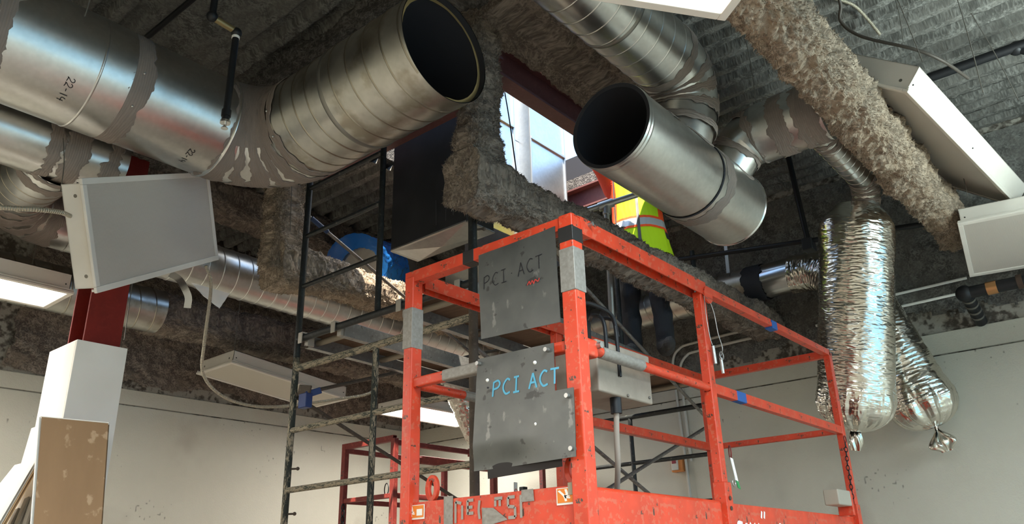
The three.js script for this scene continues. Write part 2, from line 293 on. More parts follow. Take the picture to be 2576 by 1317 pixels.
const scafMix = M({ map: tex((u, v) => blend([0.60, 0.56, 0.48], [0.14, 0.165, 0.155], 0.95 * smooth(0.36, 0.52, 0.6 * tf(u, v, 5, 5, 171) + 0.4 * tf(u, v, 40, 3, 173))), [0.13, 0.5]), roughness: 0.8, bumpMap: fireBump, bumpScale: 0.002 });
const scafBrown = M({ map: chips([0.33, 0.29, 0.25], [0.45, 0.41, 0.36], [0.20, 0.19, 0.18], 157, 0.6), roughness: 0.8 });
const braceSteel = M({ map: chips([0.52, 0.50, 0.48], [0.68, 0.66, 0.62], [0.33, 0.31, 0.29], 161, 0.7), roughness: 0.5, metalness: 0.5 });
const zinc = plain(0xb9b8b4, 0.38, 0.9), chrome = plain(0xd8d8d6, 0.22, 1), blackIron = plain(0x1c1d20, 0.5, 0.3), wireMat = plain(0x77736c, 0.5, 0.6);
const blackBoxMat = M({ map: tex((u, v) => blend([0.20, 0.205, 0.22], [0.27, 0.275, 0.29], tf(u, v, 5, 4, 171)), 0.8), roughness: 0.42, metalness: 0.3 });
const soot = plain(0x24252c, 0.8);
const enamel = M({ map: tex((u, v) => blend([0.83, 0.805, 0.765], [0.88, 0.86, 0.83], tf(u, v, 6, 4, 181)), 0.8), roughness: 0.45 });
const lensBump = tex((u, v) => { const x = Math.abs(((u * 24) % 1) - 0.5), y = Math.abs(((v * 24) % 1) - 0.5); return 1 - Math.max(x, y) * 2; }, 0.14, false, 256);
const lensOff = new THREE.MeshPhysicalMaterial({ color: 0xc0b8ae, roughness: 0.42, bumpMap: lensBump, bumpScale: 0.0015, side: THREE.DoubleSide, clearcoat: 0.4, clearcoatRoughness: 0.3 });
const lensPale = new THREE.MeshPhysicalMaterial({ color: 0xc9c2b4, roughness: 0.45, bumpMap: lensBump, bumpScale: 0.0015, side: THREE.DoubleSide });
const lensLit = M({ color: 0xffffff, emissive: 0xfffaf0, emissiveIntensity: 1.6, roughness: 0.5, bumpMap: lensBump, bumpScale: 0.001 });
const board = M({ map: tex((u, v) => { let c = blend([0.52, 0.41, 0.29], [0.58, 0.465, 0.335], tf(u, v * 0.25, 8, 4, 191)); return blend(c, [0.76, 0.67, 0.56], smooth(0.66, 0.78, tf(u, v, 9, 5, 195)) * 0.6); }, 0.6), roughness: 0.7 });
const drywall = M({ map: tex((u, v) => blend([0.87, 0.855, 0.82], [0.91, 0.90, 0.875], tf(u, v, 5, 4, 201)), 1), roughness: 0.85 });
const plywood = M({ map: tex((u, v) => blend([0.33, 0.25, 0.19], [0.49, 0.39, 0.30], tf(u, v, 24, 2, 211) * 0.4 + tf(u * 0.12, v, 30, 3, 215) * 0.6), [1.4, 0.5]), roughness: 0.85 });
const aluminium = M({ map: chips([0.66, 0.66, 0.65], [0.78, 0.78, 0.77], [0.45, 0.43, 0.40], 221, 0.6), roughness: 0.45, metalness: 0.75 });
const foil = plain(0xdad6cc, 0.2, 1);
const foilDark = plain(0x9a978f, 0.2, 1);
const bluePlastic = new THREE.MeshPhysicalMaterial({ color: 0x2a74c4, roughness: 0.15, transmission: 0.45, thickness: 0, side: THREE.DoubleSide });
const blueTape = plain(0x2a5aa0, 0.7), greyTape = M({ map: tex((u, v) => blend([0.50, 0.48, 0.45], [0.62, 0.60, 0.57], tf(u, v, 12, 3, 231)), 0.12), roughness: 0.5, metalness: 0.15 });
const blackTape = plain(0x262423, 0.5), ink = plain(0x15131a, 0.6), white = plain(0xf1efe9, 0.6), orange = plain(0xe98324, 0.55);
const sheetGrey = M({ map: tex((u, v) => { let c = blend([0.335, 0.34, 0.335], [0.43, 0.43, 0.415], tf(u, v, 4, 4, 241)); c = blend(c, [0.60, 0.59, 0.565], smooth(0.68, 0.8, tf(u, v * 0.6, 10, 5, 245)) * 0.6); return blend(c, [0.22, 0.21, 0.20], smooth(0.72, 0.78, tf(u, v, 8, 5, 249)) * 0.5); }, 0.35), roughness: 0.42, metalness: 0.55 });
const boxGrey = M({ map: tex((u, v) => blend([0.54, 0.50, 0.45], [0.63, 0.58, 0.52], tf(u, v, 8, 4, 251)), 0.3), roughness: 0.5 });
const flexSteel = M({ color: 0xb3aa98, roughness: 0.45, metalness: 0.6, bumpMap: tex((u, v) => 0.5 + 0.5 * Math.sin(v * 6.283 * 16), [1, 0.16], false, 64, 256), bumpScale: 0.003 });
// ---------------------------------------------------------------- the room shell
const S = 'structure', X0 = -4.5, X1 = 6.45, Z0 = -6.85, Z1 = 4.5, DECK = 4.75, LINE = 3.05;
const OPEN = { x0: 3.0, x1: 5.4, z0: -4.42, z1: -2.52 };
single('floor', box(X0 - 0.2, X1 + 0.2, -0.15, 0, Z0 - 0.2, Z1 + 0.2), floorMat, 'bare light concrete floor of the room', 'floor', null, S);
{
  const w = thing('wall_left', 'white painted wall behind the column and scaffold', 'wall', null, S);
  part(w, 'painted_wall', box(X0 - 0.2, X1 + 0.2, 0, LINE - 0.006, Z0 - 0.2, Z0), wallPaint);
  part(w, 'upper_wall', box(X0 - 0.2, X1 + 0.2, LINE - 0.006, 5.0, Z0 - 0.2, Z0 - 0.018), grimeWall, 'grimy unpainted strip above the old ceiling line');
  part(w, 'ledge', bar([X0, LINE + 0.07, Z0 - 0.012], [X1, LINE + 0.07, Z0 - 0.012], 0.02, 0.13, 0.003), wallPaint, 'scuffed pale strip along the old ceiling line');
  // brown overspray clinging to the upper wall
  const nu = 340, nv = 110, d = 0.014, x0 = 1.95;
  part(w, 'overspray', layer([x0, LINE + 0.1, Z0 - 0.012], [1, 0, 0], [0, 1, 0], [0, 0, 1], nu, nv, d, d,
    (u, v) => 0.03 + 0.03 * fbm((u + x0) * 3, v * 3, 2.2, 3) + 0.018 * fbm(u * 16, v * 16, 5, 2),
    (u, v) => v > 0.16 * (0.5 + fbm(u * 1.3, 4.4, 1.7, 3)) + 0.05 * fbm(u * 7, v * 7, 3, 2) && u > 0.12 + 0.12 * fbm(v * 5, 7, 2, 3)), fireBrown, 'brown sprayed fireproofing on the upper wall');
}
{
  const w = thing('wall_right', 'pale painted wall behind the hanging foil ducts', 'wall', null, S);
  part(w, 'painted_wall', box(X1, X1 + 0.2, 0, LINE - 0.006, Z0, Z1 + 0.2), wallPaint);
  part(w, 'upper_wall', box(X1 + 0.018, X1 + 0.2, LINE - 0.006, 5.0, Z0, Z1 + 0.2), grimeWall, 'grimy unpainted strip above the old ceiling line');
  part(w, 'ledge', bar([X1 + 0.012, LINE + 0.085, Z0], [X1 + 0.012, LINE + 0.085, Z1], 0.02, 0.16, 0.003), wallPaint, 'scuffed pale strip along the old ceiling line');
  part(w, 'overspray', layer([X1 + 0.012, LINE + 0.22, -6.8], [0, 0, 1], [0, 1, 0], [-1, 0, 0], 380, 70, 0.02, 0.02,
    (u, v) => 0.012 + 0.02 * fbm(u * 3, v * 3, 8.2, 3) + 0.012 * fbm(u * 15, v * 15, 6, 2), (u, v) => v > 0.10 + 0.3 * fbm(u * 0.9, 2.4, 6.7, 4) + 0.14 * fbm(u * 7, v * 7, 1, 3)), deckGrey, 'dark grey fireproofing and soot on the upper wall');
}
// the two walls out of frame: solid at the back, shop windows at the camera's right hand
single('wall_back', box(X0 - 0.2, X0, 0, 5.0, Z0, Z1), wallPaint, 'plain white wall behind the camera', 'wall', null, S);
{
  const w = thing('wall_front', 'wall with shop windows at the side of the room', 'wall', null, S);
  const wx0 = -0.8, wx1 = 6.3, wy0 = 0.3, wy1 = 3.5;
  part(w, 'masonry', [box(X0 - 0.2, wx0, 0, 5.0, Z1, Z1 + 0.2), box(wx1, X1 + 0.2, 0, 5.0, Z1, Z1 + 0.2), box(wx0, wx1, 0, wy0, Z1, Z1 + 0.2), box(wx0, wx1, wy1, 5.0, Z1, Z1 + 0.2)], wallPaint);
  for (let i = 0; i <= 5; i++) { const x = mix(wx0, wx1, i / 5); part(w, 'mullion', bar([x, wy0, Z1 + 0.1], [x, wy1, Z1 + 0.1], 0.06, 0.1), zinc); }
  const glass = new THREE.MeshPhysicalMaterial({ transmission: 1, roughness: 0.02, thickness: 0, color: 0xeaf8f1, side: THREE.DoubleSide });
  for (let i = 0; i < 5; i++) part(w, 'pane', box(mix(wx0, wx1, i / 5) + 0.03, mix(wx0, wx1, (i + 1) / 5) - 0.03, wy0, wy1, Z1 + 0.096, Z1 + 0.102), glass);
}
{
  const c = thing('ceiling', 'dark ribbed roof deck coated with sprayed fireproofing', 'ceiling', null, S);
  const { x0, x1, z0, z1 } = OPEN;
  part(c, 'roof_slab', [box(X0 - 0.2, x0, 4.81, 5.0, Z0 - 0.2, Z1 + 0.2), box(x1, X1 + 0.2, 4.81, 5.0, Z0 - 0.2, Z1 + 0.2), box(x0, x1, 4.81, 5.0, Z0 - 0.2, z0), box(x0, x1, 4.81, 5.0, z1, Z1 + 0.2)], fireGrey);
  const ox = 0.6, oz = Z0 + 0.02, du = 0.0125, dv = 0.03, nu = Math.floor((X1 - ox) / du), nv = Math.floor((0.9 - oz) / dv);
  part(c, 'sprayed_deck', layer([ox, DECK + 0.03, oz], [1, 0, 0], [0, 0, 1], [0, -1, 0], nu, nv, du, dv, (u, v) => {
    const x = u + ox, z = v + oz, ph = ((x / 0.155) % 1 + 1) % 1, rib = smooth(0.10, 0.22, ph) - smooth(0.60, 0.72, ph);
    const thick = smooth(0.15, 0.5, fbm(x * 0.8, z * 0.8, 3, 2) + (z < -2.0 && z > -3.2 ? 0.25 : 0) + (x < 2.4 ? 0.3 : 0) - (z > -1.9 && x > 3 ? 0.4 : 0));
    return rib * 0.06 * (1 - 0.8 * thick) + 0.03 * thick + 0.014 * fbm(x * 4, z * 4, 1, 3) + 0.011 * fbm(x * 22, z * 22, 7, 2) * (0.5 + 0.7 * rib) + 0.006 * fbm(x * 38, z * 30, 4, 1);
  }, (u, v) => { const x = u + ox, z = v + oz; return !(x > x0 - 0.02 && x < x1 && z > z0 && z < z1 + 0.02); }), deckGrey);
  part(c, 'roof_kerb', [box(x0 - 0.12, x0, 5.0, 5.22, z0 - 0.12, z1 + 0.12), box(x1, x1 + 0.12, 5.0, 5.22, z0 - 0.12, z1 + 0.12), box(x0, x1, 5.0, 5.22, z0 - 0.12, z0), box(x0, x1, 5.0, 5.22, z1, z1 + 0.12)], soot);
}
// structural members
const beam = (name, geo, mat, label) => single(name, geo, mat, label, 'beam', null, S);
beam('coated_beam', shaggy([lumpy([2.62, 3.515, -2.5], [6.44, 3.535, -2.5], 0.125, 0.115, { seed: 2, amp: 0.032, step: 0.013, raise: (f) => 1 + 0.35 * (1 - smooth(0.02, 0.13, f)) }),
  lumpy([2.75, 3.45, -2.5], [2.80, 4.72, -2.5], 0.1, 0.115, { seed: 4, amp: 0.035, step: 0.013, up: V(1, 0, 0), widen: (f) => 1.15 - 0.4 * smooth(0.0, 0.5, f) })], 22000, 0.013, 3), fireBrown, 'shaggy brown fireproofed beam with its hanger, crossing behind the lift rail');
beam('coated_beam', shaggy([lumpy([2.86, 3.66, -4.53], [6.4, 3.66, -4.53], 0.14, 0.12, { seed: 9, amp: 0.034, step: 0.016, raise: (f) => 1 + 0.35 * (1 - smooth(0.02, 0.12, f)) }),
  lumpy([2.92, 3.6, -4.53], [2.92, 4.72, -4.53], 0.11, 0.12, { seed: 6, amp: 0.03, step: 0.016, up: V(1, 0, 0) })], 16000, 0.014, 5), fireTan, 'shaggy tan fireproofed beam with its hanger, behind the upper scaffold frame');
beam('coated_beam', shaggy([lumpy([2.84, 3.70, -6.25], [6.4, 3.70, -6.25], 0.2, 0.15, { seed: 14, amp: 0.035, step: 0.018 })], 9000, 0.015, 11), fireBrown, 'fireproofed beam along the wall above the unlit hanging troffer');
beam('coated_beam', shaggy([lumpy([2.2, 3.93, -0.93], [6.2, 3.88, -0.92], 0.125, 0.145, { seed: 21, amp: 0.042, step: 0.012, power: 0.75, widen: (f) => 1.12 - 0.2 * f })], 30000, 0.013, 8), fireTan, 'thick tan fireproofed beam sloping down across the upper right');
beam('coated_beam', lumpy([2.7, 4.66, -2.28], [4.7, 4.66, -2.28], 0.3, 0.13, { seed: 33, amp: 0.04, step: 0.018 }), fireBrown, 'wide fireproofed beam under the deck beside the roof opening');
beam('coated_beam', lumpy([2.55, 4.68, -6.8], [2.55, 4.68, 0.8], 0.22, 0.10, { seed: 37, amp: 0.04, step: 0.022 }), fireGrey, 'grey fireproofed cross beam under the deck above the open duct mouth');
beam('coated_beam', lumpy([0.6, 4.6, -5.7], [6.4, 4.6, -5.7], 0.16, 0.16, { seed: 41, amp: 0.035, step: 0.022 }), fireBrown, 'fireproofed beam high under the deck near the far wall');
{
  const ibeam = (a, b, h, w) => { a = A3(a); b = A3(b); const up = V(0, 1, 0), o = (p, dy) => p.clone().addScaledVector(up, dy); return [bar(a, b, 0.014, h, 0), bar(o(a, h / 2), o(b, h / 2), w, 0.016, 0), bar(o(a, -h / 2), o(b, -h / 2), w, 0.016, 0)]; };
  beam('steel_beam', join(ibeam([3.1, 4.62, -2.73], [4.74, 4.62, -2.73], 0.22, 0.11)), steelRed, 'dull red steel beam along the near side of the roof opening');
  beam('steel_beam', join(ibeam([3.12, 4.49, -4.4], [3.12, 4.49, -2.66], 0.24, 0.11)), steelRed, 'dull red steel beam above the black plenum');
  beam('steel_beam', join(ibeam([5.32, 4.70, -4.4], [5.32, 4.70, -3.22], 0.2, 0.14)), steelRed, "red steel beam beyond the worker's shoulder at the far side of the roof opening");
}
{
  const c = thing('column', 'red steel column rising from a boxed white column base', 'column', null, S);
  const up = 4.12, Y = V(0, 0, 1); part(c, 'steel_column', [bar([1.81, 2.3, -4.60], [1.81, up, -4.60], 0.012, 0.20, 0, Y), bar([1.81, 2.3, -4.50], [1.81, up, -4.50], 0.2, 0.014, 0, Y), bar([1.81, 2.3, -4.70], [1.81, up, -4.70], 0.2, 0.014, 0, Y)], columnRed, 'red painted steel column');
  part(c, 'coated_head', lumpy([1.81, 4.06, -4.6], [1.81, 4.78, -4.6], 0.15, 0.15, { seed: 51, amp: 0.03, up: V(1, 0, 0) }), fireGrey, 'grey fireproofed head of the column');
  const t = 0.016, bx = [1.655, 1.928], bz = [-4.774, -4.428], H = 2.85;
  for (const g of [box(bx[0], bx[1], 0, H, bz[1] - t, bz[1], 0.003), box(bx[0], bx[0] + t, 0, H, bz[0], bz[1] - t, 0.003), box(bx[1] - t, bx[1], 0, H, bz[0], bz[1] - t, 0.003), box(bx[0], bx[1], 0, H, bz[0] - t, bz[0], 0.003)]) part(c, 'casing_board', g, drywall, 'white column casing board');
}
// boards leaning at the column
{
  const t = 0.013;
  const leanB = (name, pts, mat, label) => single(name, sheet(...pts, 6, 6, () => 0, t), mat, label, 'board', 'boards leaning at the column');
  const bb = thing('brown_board', 'brown paper-faced board standing against the white column', 'board', 'boards leaning at the column'); part(bb, 'panel', sheet([1.542, 2.406, -4.38], [1.767, 2.368, -4.133], [1.738, 0, -3.583], [1.60, 0, -3.835], 6, 6, () => 0, t), board);
  part(bb, 'edge_strip', join([bar([1.535, 2.408, -4.388], [1.593, 0.005, -3.843], 0.012, 0.02, 0.002), bar([1.535, 2.408, -4.388], [1.767, 2.370, -4.133], 0.016, 0.012, 0.002)]), white, 'white edge strip');
  leanB('white_board', [[1.642, 2.412, -4.762], [1.640, 2.411, -4.61], [1.56, 0, -4.06], [1.33, 0, -4.45]], drywall, 'white board leaning behind the brown board, highest of the pale ones');
  leanB('white_board', [[1.56, 2.197, -4.657], [1.585, 2.205, -4.452], [0.92, 0, -4.86], [0.51, 0, -5.08]], drywall, 'white board leaning at a low slant beside the brown board');
  leanB('plywood_board', [[1.575, 2.185, -4.655], [1.600, 2.193, -4.450], [0.955, 0, -4.855], [0.545, 0, -5.075]], plain(0xd2b48c, 0.8), 'pale plywood sheet just under the slanted white board');
  const grey = plain(0x8d877c, 0.8);
  [[1.618, 2.075, -4.50, 1.22, -4.12], [1.605, 2.035, -4.56, 1.10, -4.26], [1.59, 1.985, -4.62, 0.98, -4.42]].forEach(([x, y, z, bx, bz], i) => single('offcut', bar([x, y, z], [bx, 0, bz], 0.05, 0.012, 0.002), grey, ['grey board offcut tucked nearest the brown board', 'thin grey board offcut in the middle under the slanted boards', 'short grey board offcut farthest under the slanted boards'][i], 'offcut', 'board offcuts'));
}
// ---------------------------------------------------------------- handwriting
const GLYPH = {
  2: [[[0, 0.72], [0.12, 0.95], [0.38, 1], [0.55, 0.8], [0.42, 0.5], [0.12, 0.2], [0.02, 0.02], [0.2, 0.08], [0.62, 0.0]]], 1: [[[0.3, 1], [0.28, 0]]], 4: [[[0.08, 1], [0.02, 0.5], [0.6, 0.46]], [[0.5, 0.85], [0.44, 0]]], '-': [[[0.08, 0.45], [0.5, 0.5]]],
  P: [[[0.05, 1], [0, 0]], [[0.05, 0.95], [0.4, 1.02], [0.58, 0.8], [0.42, 0.55], [0.05, 0.48]]], C: [[[0.6, 0.9], [0.35, 1], [0.08, 0.7], [0.05, 0.35], [0.28, 0.02], [0.62, 0.08]]], I: [[[0.3, 1], [0.28, 0]], [[0.08, 1], [0.52, 1]], [[0.05, 0], [0.55, 0]]],
  A: [[[0, 0], [0.32, 1]], [[0.32, 1], [0.6, 0]], [[0.12, 0.38], [0.5, 0.38]]], T: [[[0.32, 1], [0.3, 0]], [[0, 1], [0.66, 0.98]]], '.': [[[0.2, 0.45], [0.3, 0.45]]],
};
function letters(parent, name, text, h, gap, wid, f, mat, label) { let x = 0; for (const ch of text) { if (ch !== ' ') { const x0 = x; part(parent, name, strokes(GLYPH[ch].map((l) => l.map(([a, b]) => [a * h, b * h])), wid, (a, b) => f(x0 + a, b)), mat, label); } x += h * (ch === ' ' ? 0.5 : gap); } }
const write = (text, h, gap = 0.85) => { const out = []; let x = 0; for (const ch of text) { if (ch !== ' ') for (const l of GLYPH[ch]) out.push(l.map(([a, b]) => [x + a * h, b * h])); x += h * (ch === ' ' ? 0.5 : gap); } return out; };

// ---------------------------------------------------------------- big open duct overhead: straight run, elbow, spiral run with its mouth open
const yA = 3.95, rA = 0.28;
{
  const d = thing('open_duct', 'big round galvanised duct with sealed elbow and open black mouth', 'duct');
  const p = ductPath([[-0.6, yA, -3.67], [2.226, yA, -3.67], [2.226, yA, -2.22]], 0.36);
  const e0 = p.segs[1].s, e1 = e0 + p.segs[1].len, sx = (x) => x + 0.6, sz = (z) => e1 + (z + 3.67 - 0.36);
  part(d, 'near_section', skin(p, 0, sx(1.31), rA + 0.006, 40, 96), galv);
  part(d, 'far_section', skin(p, sx(1.28), e0 + 0.02, rA, 20, 96), galv);
  part(d, 'elbow', goredTube(p, e0, e1, rA, 5, 96), galv);
  part(d, 'spiral_section', skin(p, e1 - 0.005, sz(-2.82), rA - 0.002, 20, 96), galvOld);
  part(d, 'mouth_section', skin(p, sz(-2.84), p.len, rA + 0.002, 20, 96), galvOld);
  part(d, 'spiral_seam', spiral(p, e1 + 0.02, sz(-2.86), rA - 0.002, 0.105), galvOld);
  part(d, 'spiral_seam', spiral(p, sz(-2.78), p.len - 0.01, rA + 0.002, 0.125), galvOld);
  part(d, 'joint_ring', skin(p, sz(-2.845), sz(-2.815), (s, ph, t) => rA + 0.002 + 0.006 * Math.sin(Math.PI * t), 6, 96), seamMat);
  part(d, 'crimp_ring', skin(p, sx(1.16), sx(1.172), (s, ph, t) => rA + 0.006 + 0.003 * Math.sin(Math.PI * t), 4, 96), galv);
  part(d, 'collar_ring', skin(p, e0 - 0.012, e0 + 0.012, (s, ph, t) => rA + 0.012 * Math.sin(Math.PI * t), 6, 96), chrome);
  part(d, 'lining', skin(p, e1, p.len - 0.03, rA - 0.022, 12, 64), soot, 'black inner lining'); part(d, 'mouth_liner', skin(p, p.len - 0.034, p.len - 0.001, rA - 0.003, 2, 96), soot, 'dark inner lip');
  part(d, 'lining_end', skin(p, e1, e1 + 0.002, (s, ph, t) => (rA - 0.02) * t, 1, 64), soot, 'black inner lining');
  part(d, 'insulation_edge', skin(p, p.len - 0.034, p.len - 0.028, (s, ph, t) => rA - 0.003 - 0.024 * t - (t > 0.5 ? 0.006 * fbm(ph * 4, 2, 1, 2) : 0), 2, 96), plain(0x8f774c, 0.95), 'tan insulation edge round the mouth');
  for (const [a, b, j] of [[sx(1.30), sx(1.40), 0.022], [sx(0.70), sx(0.80), 0.03], [e0 - 0.02, e0 + 0.1, 0.03], [e0 + 0.125, e0 + 0.2, 0.035], [e0 + 0.225, e0 + 0.345, 0.04], [e0 + 0.365, e0 + 0.44, 0.03], [e1 - 0.11, e1 + 0.0, 0.03], [e1 + 0.018, e1 + 0.07, 0.02]]) part(d, 'sealant_band', mastic(p, a, b, rA + (a < sx(1.3) ? 0.005 : 0.001), { jag: j, seed: a * 17, np: 160 }), masticMat, 'grey brushed sealant');
  part(d, 'sealant_band', mastic(p, e0 - 0.015, e1 + 0.02, rA + 0.001, { jag: 0.02, phi0: -1.1, phi1: 2.3, seed: 4, np: 120 }), masticMat, 'grey brushed sealant');
  const text = (s0, ph0, h) => letters(d, 'pen_mark', '22-14', h, 0.78, 0.0036, (x, y) => onPath(p, s0 + y, ph0 + x / rA, rA + (s0 < sx(1.28) ? 0.0075 : 0.0015)), ink, 'handwritten 22-14');
  text(sx(1.05), 2.30, 0.033);
  text(sx(1.70), 2.70, 0.031);
  for (const [s, ph] of [[sx(1.35), 1.75], [sx(1.35), 2.35], [e1 + 0.045, 2.2], [e1 + 0.045, 1.7]]) part(d, 'screw', new THREE.SphereGeometry(0.007, 8, 6).translate(...onPath(p, s, ph, rA + 0.005).toArray()), zinc);
}
// ---------------------------------------------------------------- smaller run behind it: tee, spiral leg and the long spiral duct by the wall
{
  const d = thing('spiral_duct', 'long spiral duct running from the left elbow to behind the scaffold', 'duct'), r = 0.17;
  const p = ductPath([[1.333, 3.77, -4.25], [1.333, 3.77, -5.12], [5.95, 3.70, -5.12]], 0.3), e0 = p.segs[0].len, e1 = e0 + p.segs[1].len;
  part(d, 'spiral_leg', skin(p, 0, e0, r, 12, 64), galv); part(d, 'elbow', goredTube(p, e0, e1, r, 5), galvOld); part(d, 'long_run', skin(p, e1, p.len, r, 40, 64), galv);
  part(d, 'spiral_seam', spiral(p, 0.2, e0 - 0.02, r, 0.085, 0.003, 0.004), galvOld); part(d, 'spiral_seam', spiral(p, e1 + 0.05, p.len, r, 0.115, 0.004, 0.006), galv);
  for (const [a, b, j] of [[e0 - 0.02, e0 + 0.06, 0.03], [e0 + 0.08, e0 + 0.2, 0.04], [e0 + 0.22, e0 + 0.3, 0.03], [e0 + 0.33, e1 + 0.02, 0.03], [0.1, 0.17, 0.02], [-0.0, 0.05, 0.02]]) part(d, 'sealant_band', mastic(p, Math.max(a, 0.005), b, r + 0.001, { jag: j, seed: a * 9 + 1 }), masticMat, 'grey brushed sealant');
}
{
  const d = thing('tee_duct', 'short round duct crossing behind the big duct at the upper left', 'duct'), r = 0.176;
  const p = ductPath([[0.0, 3.80, -4.23], [1.62, 3.80, -4.23]], 0.2);
  part(d, 'pipe', skin(p, 0, p.len, r, 20, 64), galv);
  for (const [a, b] of [[1.22, 1.29], [1.5, 1.585], [1.30, 1.42]]) part(d, 'sealant_band', mastic(p, a, b, r + 0.001, { jag: 0.03, seed: a * 5 }), masticMat, 'grey brushed sealant');
}
{
  const d = thing('low_duct', 'dusty round duct passing behind the red column', 'duct'), r = 0.17;
  const p = ductPath([[0.3, 3.63, -6.0], [2.8, 3.63, -6.0]], 0.2);
  part(d, 'pipe', skin(p, 0, p.len, r, 20, 64), galvOld); part(d, 'spiral_seam', spiral(p, 0, p.len, r, 0.125, 0.004, 0.006), galvOld);
}
// ---------------------------------------------------------------- trunk stub with its black open end, and the branches that leave it
const yD = 3.697, zD = -1.816, rD = 0.23;
{
  const d = thing('trunk_duct', 'wide galvanised trunk duct with black open end and two taps', 'duct');
  const p = ductPath([[2.99, yD, zD], [4.34, yD, zD]], 0.2), sx = (x) => x - 2.99;
  part(d, 'near_section', skin(p, 0, sx(3.80), rD, 20, 96), galv); part(d, 'far_section', skin(p, sx(3.79), p.len, rD + 0.005, 20, 96), galv);
  part(d, 'joint_gap', skin(p, sx(3.775), sx(3.79), rD + 0.004, 2, 96), soot, 'dark joint line');
  part(d, 'end_bead', skin(p, p.len - 0.02, p.len, (s, ph, t) => rD + 0.005 + 0.006 * Math.sin(Math.PI * t), 6, 96), chrome);
  part(d, 'start_bead', skin(p, 0.0, 0.05, (s, ph, t) => rD + 0.003 * Math.sin(Math.PI * t * 2) ** 2, 12, 96), galv);
  part(d, 'lining', skin(p, 0.004, p.len - 0.02, rD - 0.016, 10, 64), soot, 'black inner lining');
  part(d, 'lining_lip', skin(p, 0.001, 0.005, (s, ph, t) => rD - 0.02 * t, 2, 96), soot, 'black inner lining');
  part(d, 'end_cap', skin(p, p.len - 0.006, p.len - 0.005, (s, ph, t) => (rD + 0.004) * t, 1, 96), galv);
  part(d, 'lining_end', skin(p, p.len - 0.03, p.len - 0.029, (s, ph, t) => (rD - 0.016) * t, 1, 64), soot, 'black inner lining');
  for (const [a, b] of [[3.83, 3.92]]) part(d, 'sealant_band', mastic(p, sx(a), sx(b), rD + 0.006, { jag: 0.025, seed: 3.3 }), masticMat, 'grey brushed sealant');
  part(d, 'sealant_band', mastic(p, sx(3.30), sx(3.36), rD + 0.001, { jag: 0.02, phi0: 0.2, phi1: 1.1, seed: 8 }), masticMat, 'grey brushed sealant');
}
const saddle = (p, s, rr, wid, r2) => skin(p, s, s + wid, (q, ph, t) => rr + r2 * (1 - t) ** 2, 6, 64);
{
  const d = thing('branch_duct', 'spiral branch duct under the lit troffer bending down into the trunk duct', 'duct'), r = 0.2;
  const p = ductPath([[3.66, yD + 0.05, zD + 0.01], [3.70, 4.29, -1.70], [0.9, 4.29, -1.71]], 0.24), e0 = p.segs[0].len, e1 = e0 + p.segs[1].len;
  part(d, 'tap', skin(p, 0, e0 + 0.01, (s) => r - 0.035 + 0.03 * (s / e0), 8, 64), galv); part(d, 'elbow', goredTube(p, e0, e1, r, 4), galv); part(d, 'spiral_run', skin(p, e1, p.len, r, 40, 96), galv);
  part(d, 'spiral_seam', spiral(p, e1 + 0.06, p.len, r, 0.118, 0.0035, 0.006), galv);
  part(d, 'joint_ring', skin(p, e1 + 0.52, e1 + 0.545, (s, ph, t) => r + 0.006 * Math.sin(Math.PI * t), 4, 96), seamMat);
  for (const [a, b, j] of [[0.19, 0.235, 0.012], [e0 + 0.01, e0 + 0.08, 0.03], [e0 + 0.12, e0 + 0.2, 0.03], [e0 + 0.23, e0 + 0.29, 0.02], [e1 - 0.02, e1 + 0.05, 0.02]]) part(d, 'sealant_band', mastic(p, a, b, r + 0.001, { jag: j, seed: a * 11 + 2 }), masticMat, 'grey brushed sealant');
  // sealant where the tap meets the trunk
  const ring = []; for (let i = 0; i < 40; i++) { const ph = i / 40 * 2 * Math.PI, q = onPath(p, 0.05, ph, r - 0.03); q.y = yD; const a = onPath(p, 0.3, ph, r - 0.02), b = onPath(p, 0, ph, r - 0.035), o = hitTrunk(b, a); ring.push(o); }
  part(d, 'saddle_sealant', flatten(sweep(ring, 0.03, 8, 120, true), ring), masticMat, 'grey brushed sealant');
}
function hitTrunk(a, b) { for (let i = 0; i <= 200; i++) { const q = a.clone().lerp(b, i / 200); if (Math.hypot(q.y - yD, q.z - zD) >= rD + 0.004) return q; } return b; }
function flatten(g) { const p = g.attributes.position; for (let i = 0; i < p.count; i++) { const dy = p.getY(i) - yD, dz = p.getZ(i) - zD, R = Math.hypot(dy, dz), k = (rD + 0.004 + (R - rD - 0.004) * 0.2 + 0.002 * fbm(p.getX(i) * 40, p.getY(i) * 40, p.getZ(i) * 40, 2)) / R; p.setY(i, yD + dy * k); p.setZ(i, zD + dz * k); } g.computeVertexNormals(); return g; }
